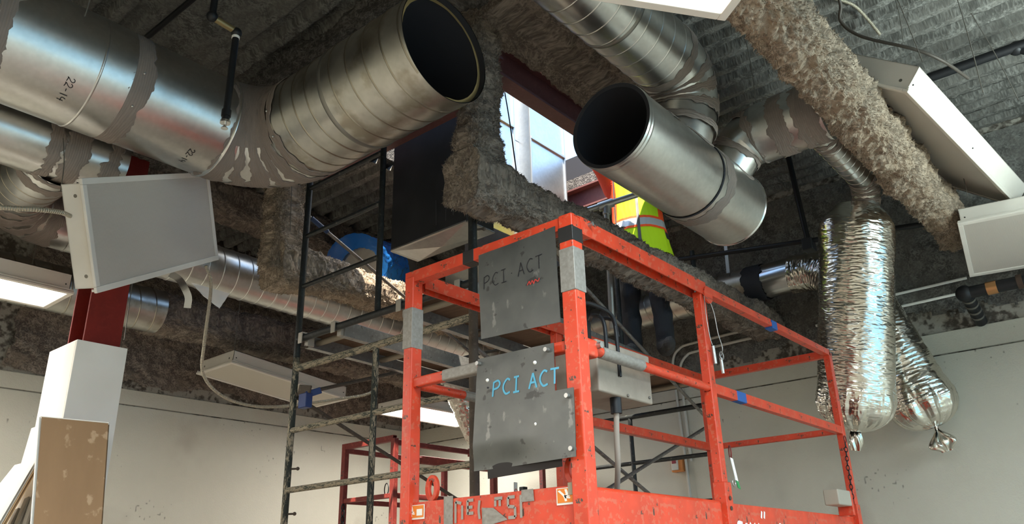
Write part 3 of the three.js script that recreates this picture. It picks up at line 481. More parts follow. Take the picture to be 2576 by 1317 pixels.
{
  const d = thing('fitting_duct', 'sealant-banded round duct between the trunk duct and the tan beam', 'duct'), r = 0.18;
  const p = ductPath([[4.12, yD + 0.04, zD + 0.02], [4.18, 4.04, -1.60], [4.18, 4.04, -1.10]], 0.2), e0 = p.segs[0].len, e1 = e0 + p.segs[1].len;
  part(d, 'tap', skin(p, 0, e0 + 0.01, (s) => 0.13 + 0.02 * s / e0, 8, 64), galv); part(d, 'elbow', toCreasedNormals(skin(p, e0, e1, (s) => 0.15 + 0.03 * (s - e0) / (e1 - e0), 3, 64), 0.2), galv); part(d, 'run', skin(p, e1, p.len, r, 16, 64), galv);
  part(d, 'end_plate', skin(p, p.len - 0.004, p.len - 0.003, (s, ph, t) => r * t, 1, 64), galv);
  for (const [a, b, j, rr] of [[e0 - 0.02, e0 + 0.03, 0.012, 0.152], [e0 + 0.13, e0 + 0.2, 0.03, 0.176], [e1 + 0.1, e1 + 0.19, 0.03, r], [e1 + 0.24, e1 + 0.31, 0.02, r], [p.len - 0.08, p.len - 0.02, 0.02, r]]) part(d, 'sealant_band', mastic(p, a, b, rr + 0.001, { jag: j, seed: a * 13 + 5 }), masticMat, 'grey brushed sealant');
  const ring = []; for (let i = 0; i < 40; i++) { const ph = i / 40 * 2 * Math.PI; ring.push(hitTrunk(onPath(p, 0, ph, 0.13), onPath(p, 0.26, ph, 0.148))); }
  part(d, 'saddle_sealant', flatten(sweep(ring, 0.026, 8, 120, true)), masticMat, 'grey brushed sealant');
}
{
  const d = thing('thin_spiral_duct', 'narrow spiral duct dropping toward the hanging foil sleeve beside the tan beam', 'duct'), r = 0.085;
  const p = ductPath([[4.2, 4.0, -1.2], [5.2, 3.98, -1.2], [5.2, 3.62, -1.3]], 0.16, [0, 0, 1]), e0 = p.segs[0].len, e1 = e0 + p.segs[1].len;
  part(d, 'run', skin(p, 0.1, e0, r, 16, 48), galv); part(d, 'elbow', goredTube(p, e0, e1, r, 5, 48), galvOld); part(d, 'collar', skin(p, e1, p.len, r, 4, 48), galv);
  part(d, 'spiral_seam', spiral(p, 0.2, e0 - 0.03, r, 0.08, 0.003, 0.005), galv);
  for (let i = 0; i < 4; i++) part(d, 'sealant_band', mastic(p, e0 + 0.005 + i * 0.06, e0 + 0.045 + i * 0.06, r + 0.001, { jag: 0.015, seed: i * 4 }), masticMat, 'grey brushed sealant');
  for (let i = 0; i < 2; i++) part(d, 'sealant_band', mastic(p, 0.16 + i * 0.07, 0.2 + i * 0.07, r + 0.001, { jag: 0.015, seed: i * 7 + 1 }), masticMat, 'grey brushed sealant');
}
// ---------------------------------------------------------------- wall duct and the foil sleeves
const xH = 6.13, yH = 3.83;
{
  const d = thing('wall_duct', 'dark spiral duct behind the worker ending in a shiny collar', 'duct'), r = 0.15;
  const p = ductPath([[xH, yH, -4.9], [xH, yH, -2.04]], 0.2), sz = (z) => z + 4.9;
  part(d, 'run', skin(p, 0, sz(-2.42), r, 30, 64), galvOld); part(d, 'spiral_seam', spiral(p, 0, sz(-2.6), r, 0.12, 0.004, 0.006), galvOld);
  part(d, 'black_seal', mastic(p, sz(-2.5), sz(-2.34), r + 0.002, { jag: 0.02 }), soot, 'black sealed joint');
  part(d, 'collar', skin(p, sz(-2.36), p.len, r - 0.006, 6, 64), chrome, 'shiny duct collar');
}
{
  const d = thing('foil_sleeve', 'wrinkled silver foil sleeve hanging straight with a tied tail', 'foil duct');
  const p = ductPath([[5.2, 3.86, -1.30], [5.40, 2.42, -1.63]], 0.2), R = 0.238, L = p.len;
  const rad = (s, ph) => {
    const f = s / L, close = f > 0.86 ? Math.sqrt(Math.max(0, 1 - ((f - 0.86) / 0.145) ** 2)) : 1, topc = f < 0.14 ? 0.45 + 0.55 * Math.sin(Math.PI / 2 * Math.min(1, f / 0.14 + 0.12)) : 1;
    const calm = 0.6 + 0.6 * smooth(-0.2, 0.35, fbm(Math.cos(ph) * 1.2 + 4, s * 1.1, Math.sin(ph) * 1.2, 2)); const w = calm * (0.0052 * ridge(Math.cos(ph) * 1.7 + 3, s * 36 + 1.2 * fbm(ph * 2, s * 3, 1, 2), Math.sin(ph) * 1.7, 3) + 0.0022 * ridge(Math.cos(ph) * 4, s * 75, Math.sin(ph) * 4, 2)) + 0.008 * fbm(Math.cos(ph) * 2, s * 4, Math.sin(ph) * 2, 2);
    const pleat = f > 0.8 ? (f - 0.8) / 0.2 * (0.022 * Math.sin(ph * 11 + 2 * Math.sin(ph * 3)) + 0.03 * fbm(Math.cos(ph) * 5, s * 6, Math.sin(ph) * 5, 2) + 0.012 * ridge(Math.cos(ph) * 9, s * 8, Math.sin(ph) * 9, 2)) : 0;
    return Math.max(0.012, (R - 0.006 + w + pleat) * close * topc);
  };
  part(d, 'sleeve', skin(p, 0, L, rad, 520, 200), foil);
  const q = ductPath([[5.40, 2.44, -1.63], [5.415, 2.30, -1.655]], 0.1);
  part(d, 'tied_tail', skin(q, 0, q.len, (s, ph) => 0.012 + 0.02 * Math.abs(Math.sin(s * 22)) + 0.008 * Math.sin(ph * 5 + s * 40) + 0.012 * s / q.len, 30, 40), foil, 'twisted foil tail');
}
{
  const d = thing('foil_sleeve', 'slanted silver foil sleeve with a bulging tied end below the collar', 'foil duct');
  const c = new THREE.CatmullRomCurve3([[xH, yH, -2.12], [xH, yH - 0.03, -1.9], [6.1, 3.60, -1.68], [6.08, 3.2, -1.52], [6.13, 2.85, -1.42], [6.19, 2.50, -1.33]].map(A3));
  const N = 60, pts = c.getSpacedPoints(N), fr = c.computeFrenetFrames(N, false), L = c.getLength();
  const path = { len: L, at(s) { const x = clamp(s / L, 0, 1) * N, i = Math.min(N - 1, Math.floor(x)), t = x - i; return { p: pts[i].clone().lerp(pts[i + 1], t), u: fr.normals[i].clone().lerp(fr.normals[i + 1], t), v: fr.binormals[i].clone().lerp(fr.binormals[i + 1], t) }; } };
  const rad = (s, ph) => {
    const f = s / L, base = mix(0.15, 0.205, smooth(0.05, 0.35, f)) + 0.02 * smooth(0.75, 0.9, f), close = f > 0.88 ? Math.sqrt(Math.max(0, 1 - ((f - 0.88) / 0.125) ** 2)) : 1;
    const w = 0.007 * ridge(Math.cos(ph) * 1.5 + 9, s * 32, Math.sin(ph) * 1.5, 3) + 0.012 * fbm(Math.cos(ph) * 2, s * 5, Math.sin(ph) * 2 + 4, 2), pleat = f > 0.8 ? (f - 0.8) / 0.2 * (0.026 * Math.sin(ph * 9 + Math.sin(ph * 2)) + 0.03 * fbm(Math.cos(ph) * 5, s * 6 + 5, Math.sin(ph) * 5, 2) + 0.012 * ridge(Math.cos(ph) * 9, s * 8 + 3, Math.sin(ph) * 9, 2)) : 0;
    return Math.max(0.012, (base + w * (f < 0.9 ? 1 : 0.6) + pleat) * close);
  };
  part(d, 'sleeve', skin(path, 0, L, rad, 420, 160), foil);
  const q = ductPath([[6.18, 2.52, -1.33], [6.21, 2.33, -1.29]], 0.1);
  part(d, 'tied_tail', skin(q, 0, q.len, (s, ph) => { const f = s / q.len; return 0.014 + 0.075 * smooth(0.15, 0.7, f) * (1 - 0.7 * smooth(0.75, 1, f)) * (0.7 + 0.45 * Math.sin(ph * 5 + 3 * f)) ; }, 30, 60), foil, 'crumpled foil tail');
}
{ // foil flex seen low behind the lift
  const d = thing('foil_funnel', 'crumpled foil flexible duct narrowing downward behind the lift panel', 'foil duct');
  const p = ductPath([[4.85, 3.3, -4.70], [5.13, 2.69, -4.74]], 0.1);
  part(d, 'sleeve', skin(p, 0, p.len, (s, ph) => mix(0.17, 0.05, s / p.len) + 0.012 * ridge(Math.cos(ph) * 2, s * 16, Math.sin(ph) * 2, 3), 120, 100), foil);
}
// ---------------------------------------------------------------- sheet-metal duct riser, black plenum, blue-wrapped duct in the roof opening
{
  const d = thing('duct_riser', 'tall seamed sheet-metal duct riser glowing with daylight in the roof opening', 'duct');
  const zr = -3.6;
  const panel = (x0, x1, y0, y1, z) => part(d, 'panel', box(x0, x1, y0, y1, z - 0.004, z, 0.0015), galv);
  for (const [x0, x1, z] of [[3.92, 4.40, zr], [4.62, 5.10, zr], [4.40, 4.62, zr - 0.12]]) for (let i = 0; i < 7; i++) panel(x0, x1, 4.05 + i * 0.5 + 0.004, 4.55 + i * 0.5 - 0.004, z);
  for (const [x0, x1] of [[3.92, 4.40], [4.62, 5.10]]) for (let i = 1; i < 7; i++) part(d, 'flange', bar([x0, 4.05 + i * 0.5, zr + 0.008], [x1, 4.05 + i * 0.5, zr + 0.008], 0.018, 0.022, 0.002), zinc);
  for (const x of [4.40, 4.62, 5.10]) part(d, 'corner_strip', bar([x, 4.05, zr + 0.004], [x, 7.5, zr + 0.004], 0.016, 0.016, 0.002), zinc);
  for (const x of [3.92, 4.40, 4.62, 5.10]) part(d, 'side_panel', box(x - 0.002, x + 0.002, 4.05, 7.5, zr - 0.55, zr - 0.004), galv);
}
{
  const d = thing('plenum_box', 'black sheet-metal plenum box with a bare galvanised underside', 'plenum');
  const x0 = 3.25, x1 = 3.5, y0 = 3.64, y1 = 4.55, z0 = -3.74, z1 = -3.05;
  part(d, 'front_panel', box(x0 - 0.004, x0, y0, y1, z0, z1), blackBoxMat); part(d, 'near_side', box(x0, x1, y0, y1, z1 - 0.004, z1), blackBoxMat); part(d, 'far_side', box(x0, x1, y0, y1, z0, z0 + 0.004), blackBoxMat); part(d, 'back_panel', box(x1 - 0.004, x1, y0, y1, z0, z1), blackBoxMat);
  // cross-broken bottom: four facets meeting a little lower
  const c = V((x0 + x1) / 2, y0 - 0.03, (z0 + z1) / 2), k = [V(x0, y0, z0), V(x1, y0, z0), V(x1, y0, z1), V(x0, y0, z1)];
  for (let i = 0; i < 4; i++) { const a = k[i], b = k[(i + 1) % 4], g = new THREE.BufferGeometry().setFromPoints([a, b, c]); g.setAttribute('uv', new THREE.Float32BufferAttribute([a.x, a.z, b.x, b.z, c.x, c.z], 2)); g.computeVertexNormals(); part(d, 'bottom_facet', g, galv, 'bare galvanised bottom'); }
  part(d, 'bottom_rail', [bar([x0, y0 + 0.004, z0], [x0, y0 + 0.004, z1], 0.02, 0.012, 0.002), bar([x0, y0 + 0.004, z0], [x1, y0 + 0.004, z0], 0.02, 0.012, 0.002), bar([x0, y0 + 0.004, z1], [x1, y0 + 0.004, z1], 0.02, 0.012, 0.002)], zinc);
  for (let i = 0; i < 6; i++) { const z = -3.3 + i * 0.075 + rnd(-0.02, 0.02), t = y0 + 0.1 + rnd(0.1, 0.45); part(d, 'drip_mark', bar([x0 - 0.005, y0 + rnd(0, 0.08), z], [x0 - 0.005, t, z + rnd(-0.006, 0.006)], 0.004, 0.002, 0, V(1, 0, 0)), plain(0x55585c, 0.6), 'pale drip line'); }
}
{
  const d = thing('duct_drop', 'galvanised duct section with bolted frame below the plenum box', 'duct');
  part(d, 'side_panel', box(3.62, 4.0, 3.2, 3.6, -3.24, -3.236), galv); part(d, 'side_panel', box(3.996, 4.0, 3.2, 3.6, -3.6, -3.24), galv); part(d, 'side_panel', box(3.62, 3.624, 3.2, 3.6, -3.6, -3.24), galv);
  part(d, 'frame', [bar([3.62, 3.2, -3.23], [4.0, 3.2, -3.23], 0.02, 0.03), bar([3.62, 3.2, -3.23], [3.62, 3.6, -3.23], 0.02, 0.03)], zinc);
}
{
  const d = thing('wrapped_duct', 'round duct end wrapped in crinkled blue plastic behind the scaffold', 'duct');
  const p = ductPath([[3.80, 3.98, -4.80], [4.6, 4.25, -5.25]], 0.2), r = 0.23;
  part(d, 'pipe', skin(p, 0.03, p.len, r, 10, 64), galv);
  part(d, 'end_cap', skin(p, 0.04, 0.041, (s, ph, t) => r * t, 6, 64), galv, 'pale duct face');
  part(d, 'plastic_hood', skin(p, -0.0, 0.6, (s, ph) => r + 0.02 + 0.018 * ridge(Math.cos(ph) * 4, s * 4, Math.sin(ph) * 4, 3), 40, 120), bluePlastic, 'blue plastic wrap');
  part(d, 'plastic_curtain', skin(p, 0.0, 0.012, (s, ph, t) => mix(r + 0.03, r * (0.72 + 0.2 * Math.sin(ph - 0.8)), t) + 0.012 * ridge(ph * 4, t * 3, 2, 2), 10, 120), bluePlastic, 'blue plastic wrap');
}
// ---------------------------------------------------------------- ceiling troffers. corner k, unit axes e1 (length L) and e2 (width W), lens faces n
function troffer(label, k, e1, L, e2, W, o = {}) {
  k = A3(k); e1 = A3(e1).normalize(); e2 = A3(e2); e2.addScaledVector(e1, -e2.dot(e1)).normalize();
  let n = e1.clone().cross(e2).normalize(); if (o.face ? n.dot(A3(o.face)) < 0 : n.y > 0) n.negate();
  const g = thing('troffer', label, 'light fixture', o.group ?? 'ceiling troffers'), th = o.th ?? 0.12, P = (a, b, c) => k.clone().addScaledVector(e1, a).addScaledVector(e2, b).addScaledVector(n, -c), up = n;
  const B = (a0, a1, b0, b1, c0, c1, r) => bar(P(a0, (b0 + b1) / 2, (c0 + c1) / 2), P(a1, (b0 + b1) / 2, (c0 + c1) / 2), b1 - b0, c1 - c0, r, up);
  const i = 0.022;
  part(g, 'housing_back', B(i, L - i, i, W - i, th - 0.004, th, 0), enamel);
  for (const b of [i, W - i - 0.004]) part(g, 'housing_side', B(i, L - i, b, b + 0.004, 0.012, th, 0), enamel);
  for (const a of [i, L - i - 0.004]) part(g, 'housing_end', B(a, a + 0.004, i, W - i, 0.012, th, 0), enamel);
  for (const b of [0, W - 0.03]) part(g, 'door_rail', B(0, L, b, b + 0.03, 0, 0.016, 0.003), enamel);
  for (const a of [0, L - 0.03]) part(g, 'door_rail', B(a, a + 0.03, 0.03, W - 0.03, 0, 0.016, 0.003), enamel);
  for (const b of [0.006, W - 0.018]) part(g, 'flange', B(0.004, L - 0.004, b, b + 0.012, 0.018, 0.03, 0.002), enamel);
  part(g, 'lens', B(0.028, L - 0.028, 0.028, W - 0.028, 0.006, 0.009, 0), o.lit ? lensLit : o.lens ?? lensOff, o.lit ? 'glowing prismatic lens' : 'unlit prismatic lens');
  for (const [a, b] of [[0.05, i - 0.001], [L * 0.5, i - 0.001], [L - 0.05, i - 0.001]]) part(g, 'screw', new THREE.SphereGeometry(0.005, 6, 5).translate(...P(a, b, 0.06).toArray()), blackIron);
  for (const b of [0.08, W - 0.08]) part(g, 'knockout', rod(P(i - 0.001, b, 0.06), P(i + 0.001, b, 0.06), 0.009, 10), wireMat);
  if (o.lit) {
    const l = new THREE.RectAreaLight(o.color ?? (k.x > 0.5 && k.z > -2 ? 0xe4f7ff : 0xfffaf2), o.power ?? LAMP, L - 0.07, W - 0.07); l.position.copy(P(L / 2, W / 2, -0.012)); l.up.copy(e2); l.castShadow = true;
    l.lookAt(P(L / 2, W / 2, -1));
    const m = new THREE.Matrix4().makeBasis(e1, n.clone().negate().cross(e1), n.clone().negate()); l.quaternion.setFromRotationMatrix(m); scene.add(l);
  }
  return { g, P, L, W, th };
}
const hangers = [];   // [top, bottom]
const hangFrom = (t, list) => { for (const [a, b] of list) { const q = t.P(a * t.L, b * t.W, t.th); hangers.push([q.clone().setY(4.74), q]); } };
// tilted one at the left; its lens faces the camera
{
  const a = V(1.23, 3.356, -3.58), b = V(2.11, 3.93, -4.12), c = V(1.353, 2.84, -3.675);
  const t = troffer('unlit white troffer hanging steeply tilted in front of the red column', a, b.clone().sub(a), a.distanceTo(b), c.clone().sub(a), a.distanceTo(c), { face: [-0.3, -0.5, 0.8], th: 0.125 }); hangFrom(t, [[0.9, 0.1]]);
}
// pale one over the scaffold's left post
{
  const t = troffer('unlit cream troffer hanging level behind the scaffold post', [3.33, 3.265, -5.74], [1.2, -0.13, 0], 1.21, [0, 0, -1], 0.54, { lens: lensPale, th: 0.12 }); hangFrom(t, [[0.03, 0.05], [0.97, 0.1]]);
}
// beside the tan beam
{
  const k = V(4.0, 3.863, -0.648), f = V(5.894, 3.798, -0.466);
  const t = troffer('long unlit troffer tipped on its side beside the tan beam', k, f.clone().sub(k), k.distanceTo(f), V(0.095, 0.636, -0.766), 0.50, { th: 0.15, face: [0, -0.77, -0.64] }); hangFrom(t, [[0.05, 0.05]]);
}
{ troffer('unlit troffer half hidden behind the lower end of the tan beam', [5.50, 3.66, -0.79], [0.15, -0.02, 1], 1.2, [1, -0.35, 0], 0.6, { th: 0.14, lens: lensOff }); }
// lit ones in view
{
  troffer('lit troffer glowing below the tilted unlit one at the left edge', [0.62, 3.3, -5.05], [1, 0, 0.0], 1.2, [0.0, 0, -1], 0.42, { lit: true, th: 0.13 });
  troffer('lit troffer glowing low between the orange lift posts', [4.86, 3.05, -5.22], [1, 0, 0], 1.1, [0, 0, -1], 0.54, { lit: true, th: 0.1 });
  const t = troffer('lit troffer at the top edge beside the spiral branch duct', [2.01, 3.2, -0.773], [-0.58, 0, 0.815], 1.2, [-0.815, 0, -0.58], 0.6, { lit: true, th: 0.09 }); hangFrom(t, [[0.04, 0.1]]);
}
// one more hangs tipped over by the right wall and shines up on the deck
troffer('lit troffer out of view tipped over so that it lights the deck', [3.75, 3.25, 0.55], [1, 0, 0], 1.2, [0, 0.14, 1], 0.6, { lit: true, face: [0, 1, -0.2], color: 0xe6fbf6, power: 15, group: 'ceiling troffers out of view' });
// more of the same row, behind and above the camera
for (const [x, z, what] of [[-1.6, -3.2, 'nearest the white column'], [-2.0, 0.9, 'behind the camera'], [0.9, 2.2, 'by the shop windows'], [3.4, 1.5, 'near the right wall'], [4.9, 2.6, 'in the corner by the shop windows'], [-3.2, -1.2, 'near the back wall'], [-0.4, 3.6, 'by the end of the shop windows'], [2.6, 3.4, 'under the middle of the shop windows'], [-3.4, 2.6, 'in the back corner'], [-0.6, -5.4, 'along the far white wall'], [-3.0, -5.2, 'in the far corner']])
  troffer('lit troffer out of view ' + what, [x, LINE, z], [1, 0, 0], 1.2, [0, 0, -1], 0.6, { lit: true, group: 'ceiling troffers out of view' });
// ---------------------------------------------------------------- orange scissor lift
{
  const d = thing('scissor_lift', 'bright orange-red scissor lift with scuffed guard rails and grey sign sheets', 'scissor lift');
  const xf = 2.195, zr = -1.54, zl = -2.372, xe = 4.82, yT = 2.805, yM = 2.345, yt = 1.872;
  const R = (name, g, m = red, l) => part(d, name, g, m, l);
  // front end
  R('post', bar([xf, 1.55, zr], [xf, yT + 0.03, zr], 0.062, 0.062, 0.006)); R('post', bar([xf, 1.55, zl], [xf, yT, zl], 0.05, 0.06, 0.006));
  R('front_top_rail', hollow([xf, yT, zl - 0.028], [xf, yT, zr + 0.034], 0.05, 0.05)); R('front_middle_rail', bar([xf, yM, zl], [xf, yM, zr], 0.035, 0.042, 0.008));
  // near side, two telescoping lengths
  R('side_top_rail', [channel([xf + 0.04, yT - 0.002, zr - 0.005], [3.21, yT - 0.002, zr - 0.005], 0.064, 0.064), bar([xf + 0.03, yT - 0.002, zr + 0.0], [xf + 0.1, yT - 0.002, zr], 0.06, 0.07, 0.003)]);
  R('side_top_rail', [bar([3.2, yT - 0.002, zr], [xe, yT - 0.002, zr], 0.04, 0.022, 0.003), bar([3.2, yT + 0.017, zr], [xe, yT + 0.017, zr], 0.034, 0.018, 0.003)]);
  R('side_middle_rail', rod([xf, yM, zr], [3.16, yM, zr], 0.019, 18)); R('side_middle_rail', bar([3.16, yM, zr], [xe, yM, zr], 0.034, 0.046, 0.004));
  R('post', bar([3.185, 1.6, zr], [3.185, yT - 0.02, zr], 0.042, 0.05, 0.005)); R('post_sleeve', bar([3.185, 1.5, zr + 0.003], [3.185, 1.945, zr + 0.003], 0.056, 0.062, 0.004));
  R('post', bar([xe, 1.6, zr], [xe, yT + 0.01, zr], 0.04, 0.045, 0.005)); R('post_sleeve', bar([xe - 0.0, 1.5, zr], [xe, 1.93, zr], 0.05, 0.056, 0.004));
  R('pivot_plate', rod([3.215, yT - 0.03, zr + 0.026], [3.215, yT - 0.03, zr + 0.034], 0.04, 18), red);
  R('rail_bracket', box(xf + 0.03, xf + 0.1, yM - 0.035, yM + 0.03, zr - 0.02, zr + 0.025, 0.01));
  // far side and far end
  R('far_top_rail', [channel([xf + 0.04, yT - 0.01, zl], [3.3, yT - 0.01, zl], 0.06, 0.06), bar([3.3, yT - 0.01, zl], [xe, yT - 0.01, zl], 0.04, 0.045, 0.004)]);
  R('far_middle_rail', rod([xf, yM, zl], [2.9, yM, zl], 0.019, 16)); R('far_middle_rail', bar([2.9, yM, zl], [xe, yM, zl], 0.04, 0.048, 0.004));
  R('post', bar([3.2, 1.6, zl], [3.2, yT, zl], 0.042, 0.05, 0.005)); R('post', bar([xe, 1.6, zl], [xe, yT, zl], 0.042, 0.045, 0.005));
  R('end_top_rail', bar([xe, yT, zl], [xe, yT, zr], 0.04, 0.045, 0.004)); R('end_middle_rail', bar([xe, yM, zl], [xe, yM, zr], 0.03, 0.035, 0.004));
  // platform with toe boards
  R('toe_board', box(xf - 0.006, xf + 0.0, 1.5, yt + 0.004, zl - 0.03, zr + 0.012, 0.002)); R('toe_board', box(xf + 0.03, 3.14, 1.55, yt - 0.012, zr - 0.002, zr + 0.01, 0.002)); R('rolled_edge', rod([xf + 0.03, yt - 0.018, zr - 0.008], [3.14, yt - 0.018, zr - 0.008], 0.018, 14));
  R('toe_board', box(3.22, xe, 1.55, yt - 0.006, zr - 0.014, zr - 0.004, 0.002)); R('toe_board', box(xf, xe, 1.55, yt - 0.03, zl - 0.005, zl + 0.003, 0.002)); R('toe_board', box(xe - 0.003, xe + 0.003, 1.55, yt - 0.03, zl, zr, 0.002));
  part(d, 'platform_floor', box(xf, xe, 1.6, 1.65, zl, zr, 0.003), plain(0x4b4a48, 0.7)); part(d, 'platform_frame', [box(xf, xe, 1.42, 1.6, zl + 0.05, zl + 0.11, 0.004), box(xf, xe, 1.42, 1.6, zr - 0.11, zr - 0.05, 0.004)], red);
  // scissor stack and chassis below the frame
  for (const z of [zl + 0.12, zr - 0.12]) for (let i = 0; i < 2; i++) { const y0 = 0.55 + i * 0.43, y1 = y0 + 0.43; R('scissor_arm', bar([2.5, y0, z], [4.5, y1, z], 0.05, 0.09)); R('scissor_arm', bar([2.5, y1, z + 0.055], [4.5, y0, z + 0.055], 0.04, 0.09)); }
  R('chassis', box(2.3, 4.7, 0.12, 0.52, zl + 0.05, zr - 0.05, 0.02)); for (const x of [2.6, 4.4]) for (const z of [zl + 0.04, zr - 0.04]) part(d, 'wheel', rod([x, 0.16, z - 0.05], [x, 0.16, z + 0.05], 0.16, 28), plain(0x2c2b2a, 0.8));
  // oval lift loops at the toe board
  const loop = (z, y, mat) => { const s = new THREE.Shape(); s.absellipse(0, 0, 0.032, 0.048, 0, 2 * Math.PI); const h = new THREE.Path(); h.absellipse(0, 0, 0.015, 0.031, 0, 2 * Math.PI); s.holes.push(h); return new THREE.ExtrudeGeometry(s, { depth: 0.012, bevelEnabled: true, bevelSize: 0.002, bevelThickness: 0.002, bevelSegments: 1, curveSegments: 20 }).rotateY(Math.PI / 2).translate(xf + 0.02, y, z); };
  R('lift_loop', loop(-2.272, 1.925), red); R('lift_loop', loop(-1.60, 1.93), red);
  // grey sign sheets
  const upC = [[xf - 0.034, 2.79, -1.966], [xf - 0.034, 2.80, -1.584], [xf - 0.028, 2.43, -1.582], [xf - 0.028, 2.445, -1.960]], upD = (u, v) => 0.006 * Math.sin(u * 3) * (1 - v) + 0.05 * Math.max(0, 0.16 - v) ** 1.5 + 0.003 * fbm(u * 3, v * 3, 2, 2), upAt = onSheet(...upC, upD);
  const up = R('sign_sheet', sheet(...upC, 24, 24, upD), sheetGrey, 'grey sheet lettered PCI ACT in black marker');
  letters(up, 'marker_letter', 'PCI.ACT', 0.05, 0.86, 0.0032, (x, y) => upAt(0.025 + x, 0.15 - y - x * 0.05, -0.0035), ink, 'black marker letter');
  part(up, 'red_scribble', strokes([[[0, 0], [0.01, 0.012], [0.014, 0], [0.024, 0.012], [0.03, 0.0], [0.038, 0.012], [0.05, 0.004], [0.058, 0.014]]], 0.004, (x, y) => upAt(0.24 + x, 0.185 - y, -0.0035)), plain(0xc23a33, 0.6), 'small red scribble');
  const lowK = (u, v) => !(u > 0.815 && v < 0.42);
  const zL0 = -1.966, zL1 = -1.530, yb = 1.957, ytp = 2.365, zz = (u) => mix(zL0, zL1, u);
  const lowC = [[xf - 0.042, ytp, zL0], [xf - 0.042, ytp - 0.01, zL1], [xf - 0.05, yb, zL1 + 0.002], [xf - 0.056, yb + 0.0, zL0 - 0.024]], lowD = (u, v) => 0.02 * smooth(0.75, 1, v) * (0.4 + 0.6 * Math.sin(u * 4 + 0.6)) + 0.003 * fbm(u * 3, v * 3, 5, 2), lowAt = onSheet(...lowC, lowD);
  const low = R('sign_sheet', sheet(...lowC, 40, 40, lowD, 0.002, lowK), sheetGrey, 'notched grey sheet lettered PCI ACT in blue chalk');
  const chalk = plain(0x5fa9c6, 0.9); letters(low, 'chalk_letter', 'PCI ACT', 0.055, 0.84, 0.0075, (x, y) => lowAt(0.085 + x, 0.155 - y - x * 0.02, -0.0035), chalk, 'blue chalk letter');
  part(d, 'rubber_flap', sheet([xf - 0.036, 1.985, -1.93], [xf - 0.036, 1.985, -1.60], [xf - 0.034, 1.935, -1.60], [xf - 0.034, 1.925, -1.93], 10, 4), plain(0x2b2624, 0.8), 'dark rubber flap under the lower sheet');
  for (const [y, z] of [[2.345, -1.955], [2.335, -1.632], [2.16, -1.552], [1.985, -1.546]]) part(low, 'bolt', rod([xf - 0.062, y, z], [xf - 0.035, y, z], 0.008, 10), zinc);
  for (const [y, z] of [[2.275, -1.915], [2.30, -1.69], [2.055, -1.925], [2.085, -1.695]]) { part(low, 'rivet', new THREE.SphereGeometry(0.007, 10, 8).translate(xf - 0.047, y, z), white); part(low, 'hole', rod([xf - 0.050, y - 0.028, z + 0.002], [xf - 0.044, y - 0.028, z + 0.002], 0.0035, 8), soot); }
  // tape
  const tape = (g, m, l) => part(d, 'tape', g, m, l), F = xf - 0.0085;
  const patch = (y0, y1, z0, z1, x = F) => sheet([x, y1, z0], [x, y1, z1], [x, y0, z1 + rnd(-0.004, 0.004)], [x, y0, z0 + rnd(-0.004, 0.004)], 8, 8, (u, v) => 0.0008 * fbm(u * 6, v * 6, y0 * 40, 2), 0.0006);
  tape(patch(1.60, 1.885, -2.176, -2.128), greyTape, 'grey tape strip'); tape(patch(1.838, 1.878, -1.80, -1.748), greyTape, 'grey tape patch'); 
  tape(sheet([F, 1.832, -1.985], [F, 1.828, -1.93], [F, 1.785, -1.865], [F, 1.765, -1.985], 10, 10, (u, v) => 0.002 * fbm(u * 7, v * 7, 3, 2) + 0.006 * Math.max(0, 0.2 - u) * v, 0.0006), greyTape, 'torn grey tape patch');
  tape(bar([xf, 2.49, zl - 0.001], [xf, 2.665, zl - 0.001], 0.056, 0.066, 0.003), greyTape, 'grey tape round the post'); tape(bar([xf, 2.535, zr + 0.001], [xf, 2.70, zr + 0.001], 0.066, 0.068, 0.003), greyTape, 'grey tape round the post');
  tape(bar([xf, 2.725, zr], [xf, 2.785, zr], 0.066, 0.066, 0.003), blackTape, 'ragged black tape round the post'); tape(bar([xf, yT, -2.06], [xf, yT, -2.0], 0.054, 0.054, 0.003), blackTape, 'black tape on the top rail'); tape(bar([xf, yM, -2.185], [xf, yM, -1.99], 0.039, 0.046, 0.008), greyTape, 'grey tape on the middle rail');
  tape(rod([2.34, yM, zr], [2.62, yM, zr], 0.023, 14), greyTape, 'grey wrap on the round rail'); tape(bar([3.42, yM, zr], [3.52, yM, zr], 0.036, 0.048, 0.004), blueTape, 'blue tape on the middle rail'); tape(bar([3.96, yT, zr], [4.03, yT, zr], 0.044, 0.046, 0.004), blueTape, 'blue tape on the top rail');
  tape(rod([2.5, yM, zl], [2.6, yM, zl], 0.021, 14), greyTape, 'grey tape on the far rail');
  // stickers: hand-crush warning
  for (const [z0, z1, y0, y1] of [[-2.388, -2.278, 1.813, 1.866], [-1.650, -1.540, 1.816, 1.870]]) {
    const s = part(d, 'warning_sticker', box(F - 0.0005, F + 0.0005, y0, y1, z0, z1), white, 'orange and white hand-crush warning sticker'), W = z1 - z0, H = y1 - y0, q = (u, v) => V(F - 0.0012, y0 + v * H, z0 + u * W);
    part(s, 'orange_field', sheet(q(0.04, 0.95), q(0.96, 0.95), q(0.96, 0.12), q(0.04, 0.12), 1, 1, () => 0, 0.0004), orange);
    part(s, 'hand_pictogram', strokes([[[0.1, 0.85], [0.3, 0.5], [0.36, 0.2]], [[0.36, 0.9], [0.4, 0.6], [0.32, 0.5]], [[0.3, 0.5], [0.5, 0.5]], [[0.32, 0.42], [0.52, 0.38]]], 0.09, (x, y) => V(F - 0.0018, y0 + y * H, z0 + x * W)), white);
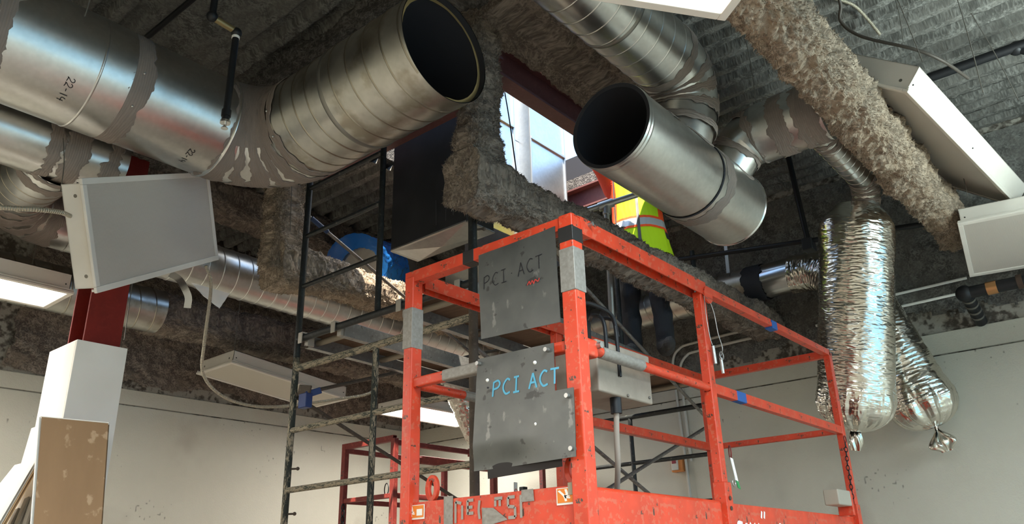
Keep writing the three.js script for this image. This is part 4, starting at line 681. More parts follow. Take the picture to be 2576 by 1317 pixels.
    part(s, 'book_pictogram', sheet(V(F - 0.0018, y0 + 0.7 * H, z0 + 0.62 * W), V(F - 0.0018, y0 + 0.7 * H, z0 + 0.9 * W), V(F - 0.0018, y0 + 0.25 * H, z0 + 0.9 * W), V(F - 0.0018, y0 + 0.25 * H, z0 + 0.62 * W), 1, 1, () => 0, 0.0004), white);
  }
  part(d, 'cover_tab', box(F - 0.004, F, 1.845, 1.885, -1.60, -1.555, 0.003), plain(0xa39a86, 0.7), 'taped tab over the sticker');
  // stencilled number, worn
  {
    const H = 0.075, y0 = 1.787, seg = (z, list) => list.map((l) => l.map(([a, b]) => [z + a * 0.042, b * H]));
    const D = [...seg(-2.115, [[[0, 0], [0, 1]], [[0, 1], [0.7, 0.9]], [[0.8, 0.8], [0.8, 0.15]]]), ...seg(-2.055, [[[0, 0.35], [0, 1]], [[0, 1], [0.7, 1]], [[0, 0.68], [0.6, 0.68]], [[0, 0.4], [0.7, 0.4]]]), ...seg(-2.0, [[[0.1, 0.1], [0, 0.5], [0.1, 0.95]]]), ...seg(-1.925, [[[0, 0.95], [0.9, 0.95]], [[0.1, 0.6], [0.1, 0.9]], [[0.6, 0.6], [0.6, 0.9]]]), ...seg(-1.862, [[[0.75, 0.95], [0, 0.95]], [[0, 0.95], [0, 0.55]], [[0, 0.55], [0.7, 0.5]], [[0.75, 0.5], [0.75, 0.05]], [[0.75, 0.05], [0, 0.05]]]), ...seg(-1.812, [[[0.2, 1], [0.2, 0]]])];
    const sm = plain(0xa09890, 0.8); for (const l of D) part(d, 'stencil_stroke', strokes([l], 0.011, (x, y) => V(F - 0.0006, y0 + y, x)), sm, 'worn grey stencilled stroke');
  }
  // white maker's lettering on the far toe board, cut by the picture edge
  {
    const g = { S: [[[0.6, 0.95], [0.1, 0.95], [0.05, 0.55], [0.6, 0.5], [0.55, 0.05], [0, 0.05]]], K: [[[0.05, 1], [0.05, 0]], [[0.6, 1], [0.1, 0.5]], [[0.1, 0.5], [0.65, 0]]], Y: [[[0, 1], [0.3, 0.5]], [[0.62, 1], [0.3, 0.5]], [[0.3, 0.5], [0.3, 0]]], J: [[[0.5, 1], [0.5, 0.15], [0.1, 0.1]]], A: GLYPH.A, C: GLYPH.C };
    [...'SKYJACK'].forEach((ch, i) => part(d, 'maker_letter', strokes(g[ch].map((l) => l.map(([a, b]) => [i * 0.083 + a * 0.085, b * 0.1])), 0.02, (x, y) => V(3.30 + x, 1.69 + y, zr - 0.0025)), white, 'white maker letter'));
    part(d, 'maker_lettering', strokes([[[0, 0], [0.012, 0.03]], [[0.03, 0], [0.042, 0.03]]], 0.014, (x, y) => V(3.55 + x, 1.815 + y, zr - 0.0025)), white, 'two white flame marks');
  }
  // operator's control box on the rail
  const cb = part(d, 'control_box', box(2.41, 2.79, 2.225, 2.425, -1.80, -1.60, 0.008), boxGrey, 'grey-beige control box');
  part(cb, 'cable_gland', rod([2.56, 2.165, -1.63], [2.56, 2.225, -1.63], 0.022, 16), blackIron); part(cb, 'cable', sweep([[2.56, 2.17, -1.63], [2.565, 2.08, -1.64], [2.59, 1.98, -1.66], [2.66, 1.87, -1.72], [2.7, 1.78, -1.75]], 0.011, 10), plain(0x9c9084, 0.7));
  part(cb, 'guard_handle', sweep([[2.47, 2.36, -1.596], [2.47, 2.50, -1.60], [2.49, 2.545, -1.66], [2.55, 2.55, -1.72]], 0.008, 8), blackIron); part(cb, 'guard_handle', sweep([[2.55, 2.30, -1.596], [2.55, 2.50, -1.60], [2.56, 2.54, -1.63], [2.57, 2.555, -1.68]], 0.008, 8), blackIron);
  part(cb, 'guard_handle', sweep([[2.30, 2.46, -1.60], [2.33, 2.54, -1.60], [2.42, 2.556, -1.60], [2.53, 2.54, -1.60], [2.56, 2.46, -1.598]], 0.008, 8), blackIron);
  part(cb, 'joystick', [rod([2.47, 2.425, -1.70], [2.475, 2.50, -1.70], 0.016, 12), bar([2.475, 2.45, -1.70], [2.475, 2.53, -1.70], 0.045, 0.05, 0.008)], blackIron);
  for (const [x, y] of [[2.44, 2.39], [2.76, 2.25], [2.6, 2.235]]) part(cb, 'screw', new THREE.SphereGeometry(0.006, 8, 6).translate(x, y, -1.598), wireMat);
  // pins, wires, chain
  const wire = (pts, r = 0.0022) => part(d, 'pin_wire', sweep(pts, r, 6, 40), zinc);
  wire([[3.175, 2.76, zr + 0.03], [3.165, 2.66, zr + 0.034], [3.18, 2.57, zr + 0.032], [3.195, 2.535, zr + 0.032]]); wire([[3.235, 2.74, zr + 0.03], [3.25, 2.69, zr + 0.034], [3.26, 2.60, zr + 0.036], [3.29, 2.54, zr + 0.034], [3.275, 2.50, zr + 0.03]]);
  part(d, 'locking_pin', rod([3.2, 2.45, zr + 0.034], [3.195, 2.53, zr + 0.034], 0.008, 10), zinc); part(d, 'locking_pin', rod([3.275, 2.42, zr + 0.03], [3.27, 2.49, zr + 0.03], 0.007, 10), zinc);
  const torus = (r, t) => new THREE.TorusGeometry(r, t, 6, 20);
  part(d, 'pin_ring', torus(0.018, 0.0025).translate(3.272, 2.50, zr + 0.034), zinc); part(d, 'pull_ring', torus(0.028, 0.003).rotateY(0.6).translate(3.265, 2.075, zr + 0.02), darkRed, 'dark red pull ring'); part(d, 'pin_ring', torus(0.014, 0.0025).translate(3.235, 1.945, zr + 0.035), zinc);
  part(d, 'inspection_tag', sheet([3.235, 2.05, zr + 0.03], [3.26, 2.045, zr + 0.03], [3.275, 1.95, zr + 0.035], [3.25, 1.955, zr + 0.035], 4, 4), white, 'white tag with a green tip'); part(d, 'tag_tip', sheet([3.25, 1.956, zr + 0.036], [3.276, 1.951, zr + 0.036], [3.283, 1.92, zr + 0.038], [3.258, 1.925, zr + 0.038], 2, 2), plain(0x2f8a4c, 0.6), 'green tag tip');
  for (let i = 0; i < 13; i++) part(d, 'chain_link', torus(0.012, 0.0032).scale(0.72, 1.15, 1).rotateY(i % 2 ? 1.57 : 0.2).translate(4.775 - 0.006 * i * (i < 6 ? 1 : 0.6), 2.255 - i * 0.026, zr + 0.028), blackIron); part(d, 'chain_ring', torus(0.018, 0.003).translate(4.785, 2.29, zr + 0.028), darkRed);
  const lampBox = part(d, 'outlet_box', box(4.36, 4.55, 1.905, 1.985, zr + 0.0, zr + 0.08, 0.008), plain(0xa9a091, 0.6), 'weathered box on the toe board'); part(lampBox, 'bracket', [box(4.55, 4.575, 1.86, 1.985, zr - 0.0, zr + 0.08, 0.003), box(4.58, 4.7, 1.86, 1.975, zr - 0.004, zr + 0.002, 0.003)], red);
  for (const [x, y] of [[2.42, 2.79], [2.5, 2.785], [2.9, 2.785], [2.96, 2.782], [3.08, 2.78]]) part(d, 'rail_hole', rod([x, y, zr + 0.0245], [x, y, zr + 0.0262], 0.006, 10), soot);
  part(d, 'bolt', rod([2.275, yT + 0.012, zr + 0.02], [2.275, yT + 0.012, zr + 0.05], 0.008, 8), zinc); part(d, 'bolt', rod([2.29, yM + 0.01, zr + 0.02], [2.29, yM + 0.01, zr + 0.042], 0.012, 8), zinc);
  for (const [y] of [[1.88], [1.84]]) part(d, 'pin_hole', rod([3.185, y, zr + 0.033], [3.185, y, zr + 0.0355], 0.009, 12), plain(0x4a3a30, 0.8));
}
// ---------------------------------------------------------------- second, darker lift behind the scaffold
{
  const d = thing('scissor_lift', 'dark red scissor lift parked low behind the scaffold', 'scissor lift');
  const x0 = 4.2, x1 = 6.05, z0 = -4.72, z1 = -5.32, yT = 2.63, yM = 2.2, R = (n, g, l) => part(d, n, g, darkRed, l);
  for (const [x, z] of [[x0, z0], [x0, z1], [x1, z0], [x1, z1], [5.35, z0], [5.35, z1]]) R('post', bar([x, 1.2, z], [x, yT, z], 0.045, 0.045, 0.004));
  R('top_rail', hollow([x0, yT, z1 - 0.024], [x0, yT, z0], 0.04, 0.045)); R('middle_rail', bar([x0, yM, z1], [x0, yM, z0], 0.03, 0.035));
  for (const z of [z0, z1]) { R('top_rail', [bar([x0, yT - 0.03, z], [5.2, yT - 0.03, z], 0.032, 0.04), bar([5.05, yT - 0.03, z], [x1, yT - 0.03, z], 0.05, 0.07)]); R('middle_rail', bar([x0, yM, z], [x1, yM, z], 0.03, 0.04)); }
  R('end_rail', bar([x1, yT, z1], [x1, yT, z0], 0.04, 0.045)); R('toe_board', box(x0, x1, 1.3, 1.5, z0 - 0.004, z0)); R('platform', box(x0, x1, 1.2, 1.3, z1, z0)); R('chassis', box(x0 + 0.1, x1 - 0.1, 0.15, 0.6, z1 + 0.04, z0 - 0.04, 0.02)); R('scissor_stack', [bar([x0 + 0.2, 0.6, -5], [x1 - 0.2, 1.2, -5], 0.3, 0.09), bar([x0 + 0.2, 1.2, -5.02], [x1 - 0.2, 0.6, -5.02], 0.3, 0.09)]);
  for (const x of [x0 + 0.35, x1 - 0.35]) for (const z of [z1 + 0.06, z0 - 0.06]) part(d, 'wheel', rod([x, 0.16, z - 0.05], [x, 0.16, z + 0.05], 0.16, 20), soot);
  for (let i = 0; i < 9; i++) part(d, 'chain_link', new THREE.TorusGeometry(0.02, 0.006, 6, 14).scale(0.75, 1.2, 1).rotateY(i % 2 ? 1.57 : 0).translate(x0 - 0.02, 2.15 - i * 0.045, z1 + 0.03), blackIron);
  part(d, 'key_ring', new THREE.TorusGeometry(0.045, 0.004, 6, 24).rotateY(1.2).translate(x0, 2.25, z0 - 0.08), blackIron);
  part(d, 'post', bar([5.7, 1.3, z0 + 0.05], [5.7, 2.35, z0 + 0.05], 0.05, 0.06), blackIron, 'black post'); part(d, 'label_strip', box(5.55, 5.60, 1.4, 2.38, z0 + 0.06, z0 + 0.066), white, 'white strip of round safety symbols');
  for (let i = 0; i < 9; i++) part(d, 'symbol_ring', new THREE.TorusGeometry(0.018, 0.003, 5, 16).translate(5.575, 1.6 + i * 0.088, z0 + 0.069), red);
}
// ---------------------------------------------------------------- blue trestle glimpsed below the lower sheet
{
  const d = thing('blue_trestle', 'pale blue steel stand glimpsed under the notched sheet', 'stand'), m = plain(0x7f9db4, 0.55, 0.2);
  part(d, 'head', box(5.58, 5.80, 1.75, 2.12, -4.63, -4.48, 0.01), m); part(d, 'brace', bar([5.2, 1.6, -4.50], [5.75, 2.15, -4.50], 0.03, 0.04), m); part(d, 'brace', bar([5.8, 1.75, -4.50], [6.1, 1.45, -4.50], 0.03, 0.04), m);
  for (const x of [5.3, 6.1]) part(d, 'leg', bar([x, 0, -4.56], [mix(x, 5.7, 0.6), 1.8, -4.56], 0.04, 0.04), m);
}
// ---------------------------------------------------------------- frame scaffold with aluminium planks
{
  const d = thing('scaffold', 'tall black frame scaffold caked with dried mud under the roof opening', 'scaffold'), r = 0.0215, x = 2.889, zA = -2.668, zM = -3.43, zB = -4.2;
  const P = (n, g, m, l) => part(d, n, g, m, l);
  // near end: lower frame (mud-caked) and upper frame (black)
  P('post', rod([x, 0, zB], [x, 2.93, zB], r, 16), scafMix); P('post', rod([x, 2.9, zB], [x, 4.72, zB], r, 16), scafBlack); P('post', rod([x, 0, zA], [x, 2.93, zA], r + 0.003, 16), scafBrown); P('post', rod([x, 2.9, zA], [x, 3.9, zA], r + 0.003, 16), scafBlack);
  P('inner_post', rod([x, 0.3, zM], [x, 2.86, zM], r - 0.003, 14), scafMix); P('inner_post', rod([x, 3.05, zM], [x, 4.62, zM], r - 0.003, 14), scafBlack);
  P('top_bar', rod([x, 2.86, zB], [x, 2.86, zA], r, 14), scafMud);
  for (const y of [2.47, 2.115, 1.76, 1.4, 1.04, 0.68]) P('rung', rod([x, y, zB], [x, y, zA], r - 0.004, 12), scafMud);
  P('bottom_bar', rod([x, 3.05, zB], [x, 3.05, zA], r, 14), scafBlack); for (const y of [3.41, 3.77, 4.13, 4.5]) P('rung', rod([x, y, zB], [x, y, zM], r - 0.006, 12), scafBlack);
  for (const [y, z] of [[3.0, zB], [2.24, zB], [1.98, zB], [2.62, zA], [3.35, zA]]) P('stud', [rod([x, y, z], [x + 0.03, y, z + 0.055], 0.006, 8), new THREE.SphereGeometry(0.011, 10, 8).translate(x + 0.03, y, z + 0.055)], scafBrown);
  P('coupling_ring', new THREE.TorusGeometry(r + 0.004, 0.004, 6, 24).rotateX(Math.PI / 2).translate(x, 2.93, zA), zinc);
  // far end frame
  const xe = 5.94, zs = -0.22;
  for (const z of [zA + zs, zB + zs]) P('post', rod([xe, 0, z], [xe, 4.2, z], r, 14), scafBlack); P('inner_post', rod([xe, 0.3, zM + zs], [xe, 2.86, zM + zs], r - 0.003, 12), scafBlack);
  for (const y of [2.86, 2.47, 2.115, 1.76, 1.4, 1.04]) P('rung', rod([xe, y, zB + zs], [xe, y, zA + zs], y === 2.86 ? r : r - 0.004, 12), scafBlack); P('bottom_bar', rod([xe, 3.05, zB + zs], [xe, 3.05, zA + zs], r, 14), scafBlack);
  // cross braces, flattened tube
  const brace = (a, b, m = braceSteel, rr = 0.0125) => P('cross_brace', rod(a, b, rr, 10), m);
  brace([x, 3.74, zA], [xe, 2.70, zA + zs]); brace([x, 1.62, zA - 0.01], [xe, 2.70, zA + zs - 0.01]); brace([x + 0.02, 2.72, zA - 0.03], [xe, 1.7, zA + zs - 0.03]);
  brace([x, 2.69, zB], [xe, 1.66, zB + zs], scafBrown); brace([x, 2.69, zB + 0.02], [xe, 3.74, zB + zs], scafBrown); brace([x, 3.93, zB], [xe, 2.88, zB + zs]);
  P('blue_clamp', [box(x + 0.0, x + 0.05, 2.60, 2.69, zB + 0.05, zB + 0.13, 0.006), bar([x + 0.02, 2.68, zB + 0.1], [x + 0.1, 2.715, zB + 0.14], 0.02, 0.04, 0.004)], plain(0x1d3770, 0.5), 'blue painted brace latch'); P('latch_plate', bar([x + 0.012, 2.72, zB + 0.03], [x + 0.03, 2.70, zB + 0.13], 0.012, 0.07, 0.004), scafBrown);
  P('blue_sleeve', rod([x + 0.03, 3.92, zB], [x + 0.18, 3.868, zB - 0.011], 0.018, 12), plain(0x2a3e63, 0.6), 'blue sleeve on the upper brace');
  // guard rail pipe by the worker
  P('guard_rail', rod([4.15, 3.94, -2.98], [4.46, 4.09, -2.53], 0.022, 14), zinc); P('guard_post', rod([4.33, 3.12, -2.74], [4.328, 4.02, -2.713], 0.02, 12), zinc); P('tee_clamp', [rod([4.30, 4.007, -2.76], [4.355, 4.037, -2.67], 0.032, 12), rod([4.328, 3.95, -2.713], [4.328, 4.02, -2.713], 0.028, 12)], zinc);
  P('guard_post', rod([4.93, 3.1, -3.05], [4.93, 4.1, -3.05], 0.02, 12), scafBlack);
}
// planks: alloy side rails, plywood decks and cross members, hooked over the frame bar
[[-4.17, -3.78, 'alloy plank with a green tape mark on its rail, beside the left scaffold post'], [-3.25, -2.73, 'alloy plank with plywood deck behind the upper sign sheet']].forEach(([z0, z1, label], i) => {
  const d = thing('scaffold_plank', label, 'plank', 'scaffold planks'), xa = 2.93, xb = 5.99, sk = (xx) => -0.22 * (xx - 2.889) / 3.05;
  const L = (dz, y, w, h) => bar([xa, y, dz + sk(xa)], [xb, y, dz + sk(xb)], w, h, 0.003);
  part(d, 'side_rail', L(z0, 3.045, 0.012, 0.10), aluminium); part(d, 'side_rail', L(z1, 3.045, 0.012, 0.10), aluminium); part(d, 'rail_flange', L(z0 + 0.02, 2.998, 0.04, 0.006), aluminium); part(d, 'rail_flange', L(z1 - 0.02, 2.998, 0.04, 0.006), aluminium);
  part(d, 'deck', L((z0 + z1) / 2, 3.088, z1 - z0 - 0.02, 0.012), plywood, 'plywood deck');
  for (const f of [0.03, 0.22, 0.41, 0.6, 0.79, 0.97]) { const xx = mix(xa, xb, f); part(d, 'cross_member', rod([xx, 3.045, z0 + sk(xx)], [xx, 3.045, z1 + sk(xx)], 0.02, 12), plain(0x9a9080, 0.6, 0.3)); }
  for (const z of [z0 + 0.03, z1 - 0.03]) part(d, 'hook', [box(2.862, 2.916, 3.072, 3.082, z - 0.02, z + 0.02, 0.003), box(2.860, 2.867, 3.01, 3.08, z - 0.02, z + 0.02, 0.002), box(2.91, 2.96, 3.0, 3.075, z - 0.02, z + 0.02, 0.003)], plain(0xb7b2a8, 0.5, 0.4));
  if (i === 0) part(d, 'green_tape', box(3.48, 3.54, 2.996, 3.094, z1 + sk(3.5) + 0.0065, z1 + sk(3.5) + 0.0075), plain(0x2f8b62, 0.7), 'green tape mark');
});
// ---------------------------------------------------------------- worker on the planks
{
  const sd = (p, a, b, ra, rb) => { const ax = b[0] - a[0], ay = b[1] - a[1], az = b[2] - a[2], px = p[0] - a[0], py = p[1] - a[1], pz = p[2] - a[2], h = clamp((px * ax + py * ay + pz * az) / (ax * ax + ay * ay + az * az + 1e-9), 0, 1); return Math.hypot(px - ax * h, py - ay * h, pz - az * h) - mix(ra, rb, h); };
  const smin = (a, b, k) => { const h = clamp(0.5 + 0.5 * (b - a) / k, 0, 1); return mix(b, a, h) - k * h * (1 - h); };
  function field(bones, c, half, res, k, extra) {
    const mc = new MarchingCubes(res, new THREE.MeshBasicMaterial(), false, false, 400000); mc.isolation = 0; mc.reset();
    const H = res / 2;
    for (let z = 0; z < res; z++) for (let y = 0; y < res; y++) for (let x = 0; x < res; x++) {
      const p = [c[0] + (x - H) / H * half, c[1] + (y - H) / H * half, c[2] + (z - H) / H * half]; let d = 9;
      for (const [a, b, ra, rb] of bones) d = smin(d, sd(p, a, b, ra, rb), k); if (extra) d += extra(p);
      mc.field[x + y * res + z * res * res] = -d;
    }
    mc.update(); const n = mc.count, pos = new Float32Array(n * 3), nor = new Float32Array(n * 3);
    for (let i = 0; i < n * 3; i++) { pos[i] = c[i % 3] + mc.positionArray[i] * half; nor[i] = mc.normalArray[i]; }
    const g = new THREE.BufferGeometry(); g.setAttribute('position', new THREE.BufferAttribute(pos, 3)); g.setAttribute('normal', new THREE.BufferAttribute(nor, 3)); g.computeVertexNormals(); return g;
  }
  const body = [
    [[-0.09, 0.98, 0], [0.09, 0.98, 0], 0.135, 0.135], [[0, 1.0, 0], [0, 1.2, 0], 0.14, 0.135], [[-0.06, 1.3, 0], [0.06, 1.3, 0], 0.135, 0.135], [[-0.13, 1.43, -0.01], [0.13, 1.43, -0.01], 0.085, 0.085], [[0, 1.42, 0], [0, 1.56, 0.01], 0.06, 0.055],
    ...[-1, 1].flatMap((s) => { const fz = s > 0 ? 0.05 : -0.04; return [[[s * 0.095, 0.93, 0], [s * 0.115, 0.50, fz + 0.03], 0.105, 0.078], [[s * 0.115, 0.50, fz + 0.03], [s * 0.12, 0.10, fz], 0.076, 0.068], [[s * 0.12, 0.06, fz - 0.03], [s * 0.14, 0.05, fz + 0.17], 0.05, 0.045], [[s * 0.185, 1.43, 0], [s * 0.28, 1.60, 0.16], 0.07, 0.052], [[s * 0.28, 1.60, 0.16], [s * 0.22, 1.80, 0.28], 0.05, 0.036]]; })];
  const fine = (p) => 0.012 * fbm(p[0] * 9, p[1] * 7, p[2] * 9, 2) * (p[1] < 1.0 && p[1] > 0.1 ? 2 : 0.5);
  const gBody = field(body, [0, 0.98, 0.05], 1.02, 116, 0.05, fine);
  const head = field([[[0, 1.62, 0.01], [0, 1.69, 0.0], 0.085, 0.095], [[0, 1.57, 0.045], [0, 1.60, 0.055], 0.05, 0.06], [[0, 1.64, 0.10], [0, 1.615, 0.118], 0.012, 0.017], [[-0.095, 1.645, 0], [-0.098, 1.62, 0], 0.02, 0.018], [[0.095, 1.645, 0], [0.098, 1.62, 0], 0.02, 0.018], [[0, 1.50, 0], [0, 1.56, 0.01], 0.055, 0.055]], [0, 1.63, 0.02], 0.18, 80, 0.025, (p) => 0.012 * Math.exp(-((Math.abs(p[0]) - 0.035) ** 2 + (p[1] - 1.645) ** 2 + (p[2] - 0.105) ** 2) / 0.0004) + 0.006 * Math.exp(-((p[1] - 1.578) ** 2) / 0.00003) * (p[2] > 0.08 && Math.abs(p[0]) < 0.03 ? 1 : 0));
  const hands = [-1, 1].map((s) => { const w = [s * 0.22, 1.80, 0.28], b = [[w, [s * 0.215, 1.86, 0.31], 0.028, 0.034], [[s * 0.19, 1.875, 0.32], [s * 0.24, 1.88, 0.315], 0.02, 0.019]];
    [[0.185, 0.055], [0.206, 0.065], [0.226, 0.06], [0.245, 0.048]].forEach(([x, l]) => b.push([[s * x, 1.885, 0.32], [s * x, 1.885 + l * 0.6, 0.335], 0.0095, 0.009], [[s * x, 1.885 + l * 0.6, 0.335], [s * x, 1.885 + l * 0.8, 0.375], 0.009, 0.008]));
    b.push([[s * 0.185, 1.84, 0.305], [s * 0.155, 1.87, 0.335], 0.013, 0.011], [[s * 0.155, 1.87, 0.335], [s * 0.16, 1.89, 0.365], 0.011, 0.0095]); return field(b, [s * 0.21, 1.87, 0.32], 0.13, 72, 0.012); });
  const colour = (g, f) => { const p = g.attributes.position, c = new Float32Array(p.count * 3); for (let i = 0; i < p.count; i++) { const k = f(p.getX(i), p.getY(i), p.getZ(i)); c.set(k, 3 * i); } g.setAttribute('color', new THREE.BufferAttribute(c, 3)); return g; };
  const denim = [0.018, 0.019, 0.024], boot = [0.05, 0.047, 0.045], shirt = [0.62, 0.06, 0.03], skinC = [0.42, 0.24, 0.16];
  colour(gBody, (x, y, z) => (y < 0.115 ? boot : y < 0.99 ? denim : y > 1.75 ? skinC : y > 1.5 && Math.abs(x) < 0.09 ? skinC : shirt)); colour(head, () => skinC); hands.forEach((h) => colour(h, () => skinC));
  const w = thing('person', 'worker in yellow and orange high-visibility vest and dark trousers standing on the planks', 'person');
  const cloth = M({ vertexColors: true, roughness: 0.85 });
  part(w, 'body', mergeGeometries([gBody, head, ...hands]), cloth);
  const vp = ductPath([[0, 0.80, 0], [0, 1.50, -0.005]], 0.2, [0, 0, 1]);
  const vr = (off) => (s, ph) => { const f = s / 0.7, a = mix(0.245, 0.205, f) - 0.03 * Math.sin(Math.PI * f) + 0.015 * smooth(0.7, 1, f), b = 0.19 - 0.03 * f, c = Math.cos(ph), n = Math.sin(ph); return 1 / Math.sqrt((n / a) ** 2 + (c / b) ** 2) + off + 0.012 * ridge(Math.sin(ph) * 2.5, s * 3 + Math.abs(Math.sin(ph)), Math.cos(ph) * 2.5, 2) * (1 - 0.5 * f); };
  const hi = plain(0xc8ee12, 0.75), hiO = plain(0xff5a1e, 0.75), tapeS = plain(0xc9ccd0, 0.35, 0.3), zipM = plain(0x6f7072, 0.5, 0.5);
  const vest = part(w, 'vest', skin(vp, 0, 0.7, vr(0), 60, 140), hi, 'yellow high-visibility vest');
  for (const [a, b] of [[0.95, 1.9], [4.4, 5.33]]) part(vest, 'side_panel', skin(vp, 0.28, 0.69, vr(0.003), 40, 30, { phi0: a, phi1: b }), hiO, 'orange side panel');
  part(vest, 'zip', skin(vp, 0.0, 0.69, vr(0.005), 50, 4, { phi0: -0.06, phi1: 0.06 }), zipM); 
  part(vest, 'reflective_band', skin(vp, 0.225, 0.285, vr(0.004), 6, 140), tapeS, 'silver reflective band'); for (const [a, b] of [[0.205, 0.225], [0.285, 0.305]]) part(vest, 'orange_edging', skin(vp, a, b, vr(0.004), 3, 140), hiO, 'orange edging');
  const hat = part(w, 'hard_hat', [new THREE.SphereGeometry(0.125, 28, 16, 0, Math.PI * 2, 0, Math.PI / 2).scale(0.95, 0.95, 1.08).translate(0, 1.70, 0), new THREE.CylinderGeometry(0.14, 0.142, 0.012, 28).scale(0.9, 1, 1.1).translate(0, 1.70, 0.02)], plain(0xe9e6df, 0.4), 'white hard hat');
  for (const c of w.children) { c.rotation.y = -1.03; c.position.set(5.13, 3.094, -2.93); }
}
// ---------------------------------------------------------------- pipes, conduits, wires
const conduitLoop = [[2.220, 3.377, -4.223], [2.296, 3.279, -4.276], [2.409, 2.996, -4.485], [2.502, 2.850, -4.633], [2.643, 2.754, -4.690], [2.853, 2.710, -4.718], [3.125, 2.728, -4.715], [3.531, 2.819, -4.590], [3.739, 2.883, -4.469], [3.768, 3.015, -4.435]];
single('flexible_conduit', sweep(conduitLoop, 0.010, 10, 160), flexSteel, 'looping armoured conduit hanging from the tilted troffer to behind the scaffold', 'conduit');
single('flexible_conduit', sweep([[0.85, 3.125, -3.70], [1.0, 3.145, -3.647], [1.084, 3.160, -3.621], [1.188, 3.190, -3.645], [1.25, 3.206, -3.69]], 0.011, 10, 60), flexSteel, 'short armoured conduit entering the tilted troffer from the left edge', 'conduit');
single('flexible_conduit', sweep([[3.55, 4.72, -0.85], [3.75, 4.62, -0.84], [3.92, 4.50, -0.85], [3.98, 4.42, -0.88], [4.02, 4.30, -0.80], [4.08, 4.14, -0.58], [4.2, 4.08, -0.48], [4.5, 4.10, -0.42]], 0.009, 10, 140), plain(0x4a443e, 0.6, 0.3), 'grey conduit curving over the tipped troffer', 'conduit');
single('flexible_conduit', sweep([[4.093, 4.70, -0.943], [4.249, 4.688, -0.857], [4.412, 4.662, -0.826], [4.52, 4.60, -0.80]], 0.01, 8, 60), flexSteel, 'short pale conduit beside the top of the tan beam', 'conduit');
{ const pts = [[2.072, 3.320, -4.353], [2.110, 3.293, -4.324], [2.128, 3.220, -4.263], [2.156, 3.169, -4.261], [2.168, 3.113, -4.281]].map(A3), c = new THREE.CatmullRomCurve3(pts), s = new THREE.Shape([new THREE.Vector2(-0.02, -0.001), new THREE.Vector2(0.02, -0.001), new THREE.Vector2(0.02, 0.001), new THREE.Vector2(-0.02, 0.001)]); single('metal_strap', new THREE.ExtrudeGeometry(s, { extrudePath: c, steps: 30 }), zinc, 'bent metal strap dangling under the tilted troffer', 'strap'); }
{
  const d = thing('sprinkler_drop', 'black sprinkler drop pipe with a chrome head in front of the big duct', 'sprinkler'), z = -3.05;
  part(d, 'pipe', rod([1.609, 3.665, z], [1.609, 4.10, z], 0.0165, 16), blackIron); part(d, 'pipe', rod([1.478, 4.14, z], [1.478, 4.72, z], 0.0165, 16), blackIron); part(d, 'nipple', rod([1.495, 4.125, z], [1.60, 4.118, z], 0.017, 14), plain(0x8b7a55, 0.4, 0.6), 'brass nipple');
  for (const [x, y] of [[1.609, 4.11], [1.478, 4.13]]) part(d, 'pipe_elbow', [new THREE.SphereGeometry(0.027, 16, 12).translate(x, y, z)], blackIron); part(d, 'white_ring', rod([1.609, 4.075, z], [1.609, 4.088, z], 0.019, 16), white);
  part(d, 'reducer', [rod([1.609, 3.635, z], [1.609, 3.668, z], 0.022, 16), rod([1.609, 3.61, z], [1.609, 3.635, z], 0.018, 6)], blackIron);
  part(d, 'sprinkler_head', [rod([1.609, 3.598, z], [1.609, 3.61, z], 0.024, 20), rod([1.609, 3.575, z], [1.609, 3.60, z], 0.007, 10), rod([1.609, 3.57, z], [1.609, 3.573, z], 0.016, 12)], chrome, 'chrome sprinkler head');
}
single('black_pipe', rod([1.567, 4.55, -4.3], [1.586, 4.55, -2.8], 0.016), blackIron, 'thin dark pipe under the deck above the big duct', 'pipe');
{ const d = thing('black_pipe', 'black pipe with a tee crossing the ribbed deck at the upper right', 'pipe'); part(d, 'run', rod([5.04, 4.5, -0.95], [5.09, 4.5, 1.2], 0.03, 16), blackIron); part(d, 'tee', new THREE.SphereGeometry(0.045, 14, 10).translate(5.075, 4.5, -0.19), blackIron); part(d, 'branch', rod([5.075, 4.5, -0.19], [5.075, 4.28, 0.05], 0.026, 14), blackIron); }
{ const d = thing('black_pipe', 'black pipe with an upright stub behind the trunk duct and foil sleeve', 'pipe'); part(d, 'run', rod([5.85, 4.15, -3.2], [5.85, 3.84, -0.95], 0.02, 14), blackIron); part(d, 'stub', rod([5.85, 4.74, -1.90], [5.85, 3.92, -1.86], 0.022, 14), blackIron); part(d, 'fitting', box(5.80, 5.90, 3.88, 3.98, -1.90, -1.82, 0.01), blackIron); }
{
  const d = thing('pipe_assembly', 'black pipe with a brass coupling and a banded branch near the right wall', 'pipe');
  part(d, 'pipe', rod([6.1, 3.368, -0.93], [6.1, 3.372, 1.0], 0.042, 18), blackIron); part(d, 'coupling', rod([6.1, 3.368, -0.80], [6.1, 3.368, -0.735], 0.046, 18), plain(0xb98a5e, 0.35, 0.8), 'brass coupling'); part(d, 'pipe_elbow', new THREE.SphereGeometry(0.058, 18, 14).translate(6.1, 3.368, -0.94), blackIron);
  part(d, 'branch', rod([6.1, 3.36, -0.93], [6.42, 3.23, -0.93], 0.042, 16), blackIron); for (let i = 0; i < 4; i++) { const f = 0.12 + i * 0.2; part(d, 'band', rod([mix(6.1, 6.42, f), mix(3.36, 3.23, f), -0.93], [mix(6.1, 6.42, f + 0.05), mix(3.36, 3.23, f + 0.05), -0.93], 0.046, 16), wireMat); }
  part(d, 'hanger_strap', rod([6.1, 3.37, -0.615], [6.1, 3.37, -0.58], 0.05, 18), plain(0x4a3a30, 0.7, 0.3));
}
single('wall_conduit', rod([6.42, 3.56, -2.0], [6.42, 3.575, -0.95], 0.011, 10), white, 'upper pale conduit on the right wall beside the foil sleeve', 'conduit');
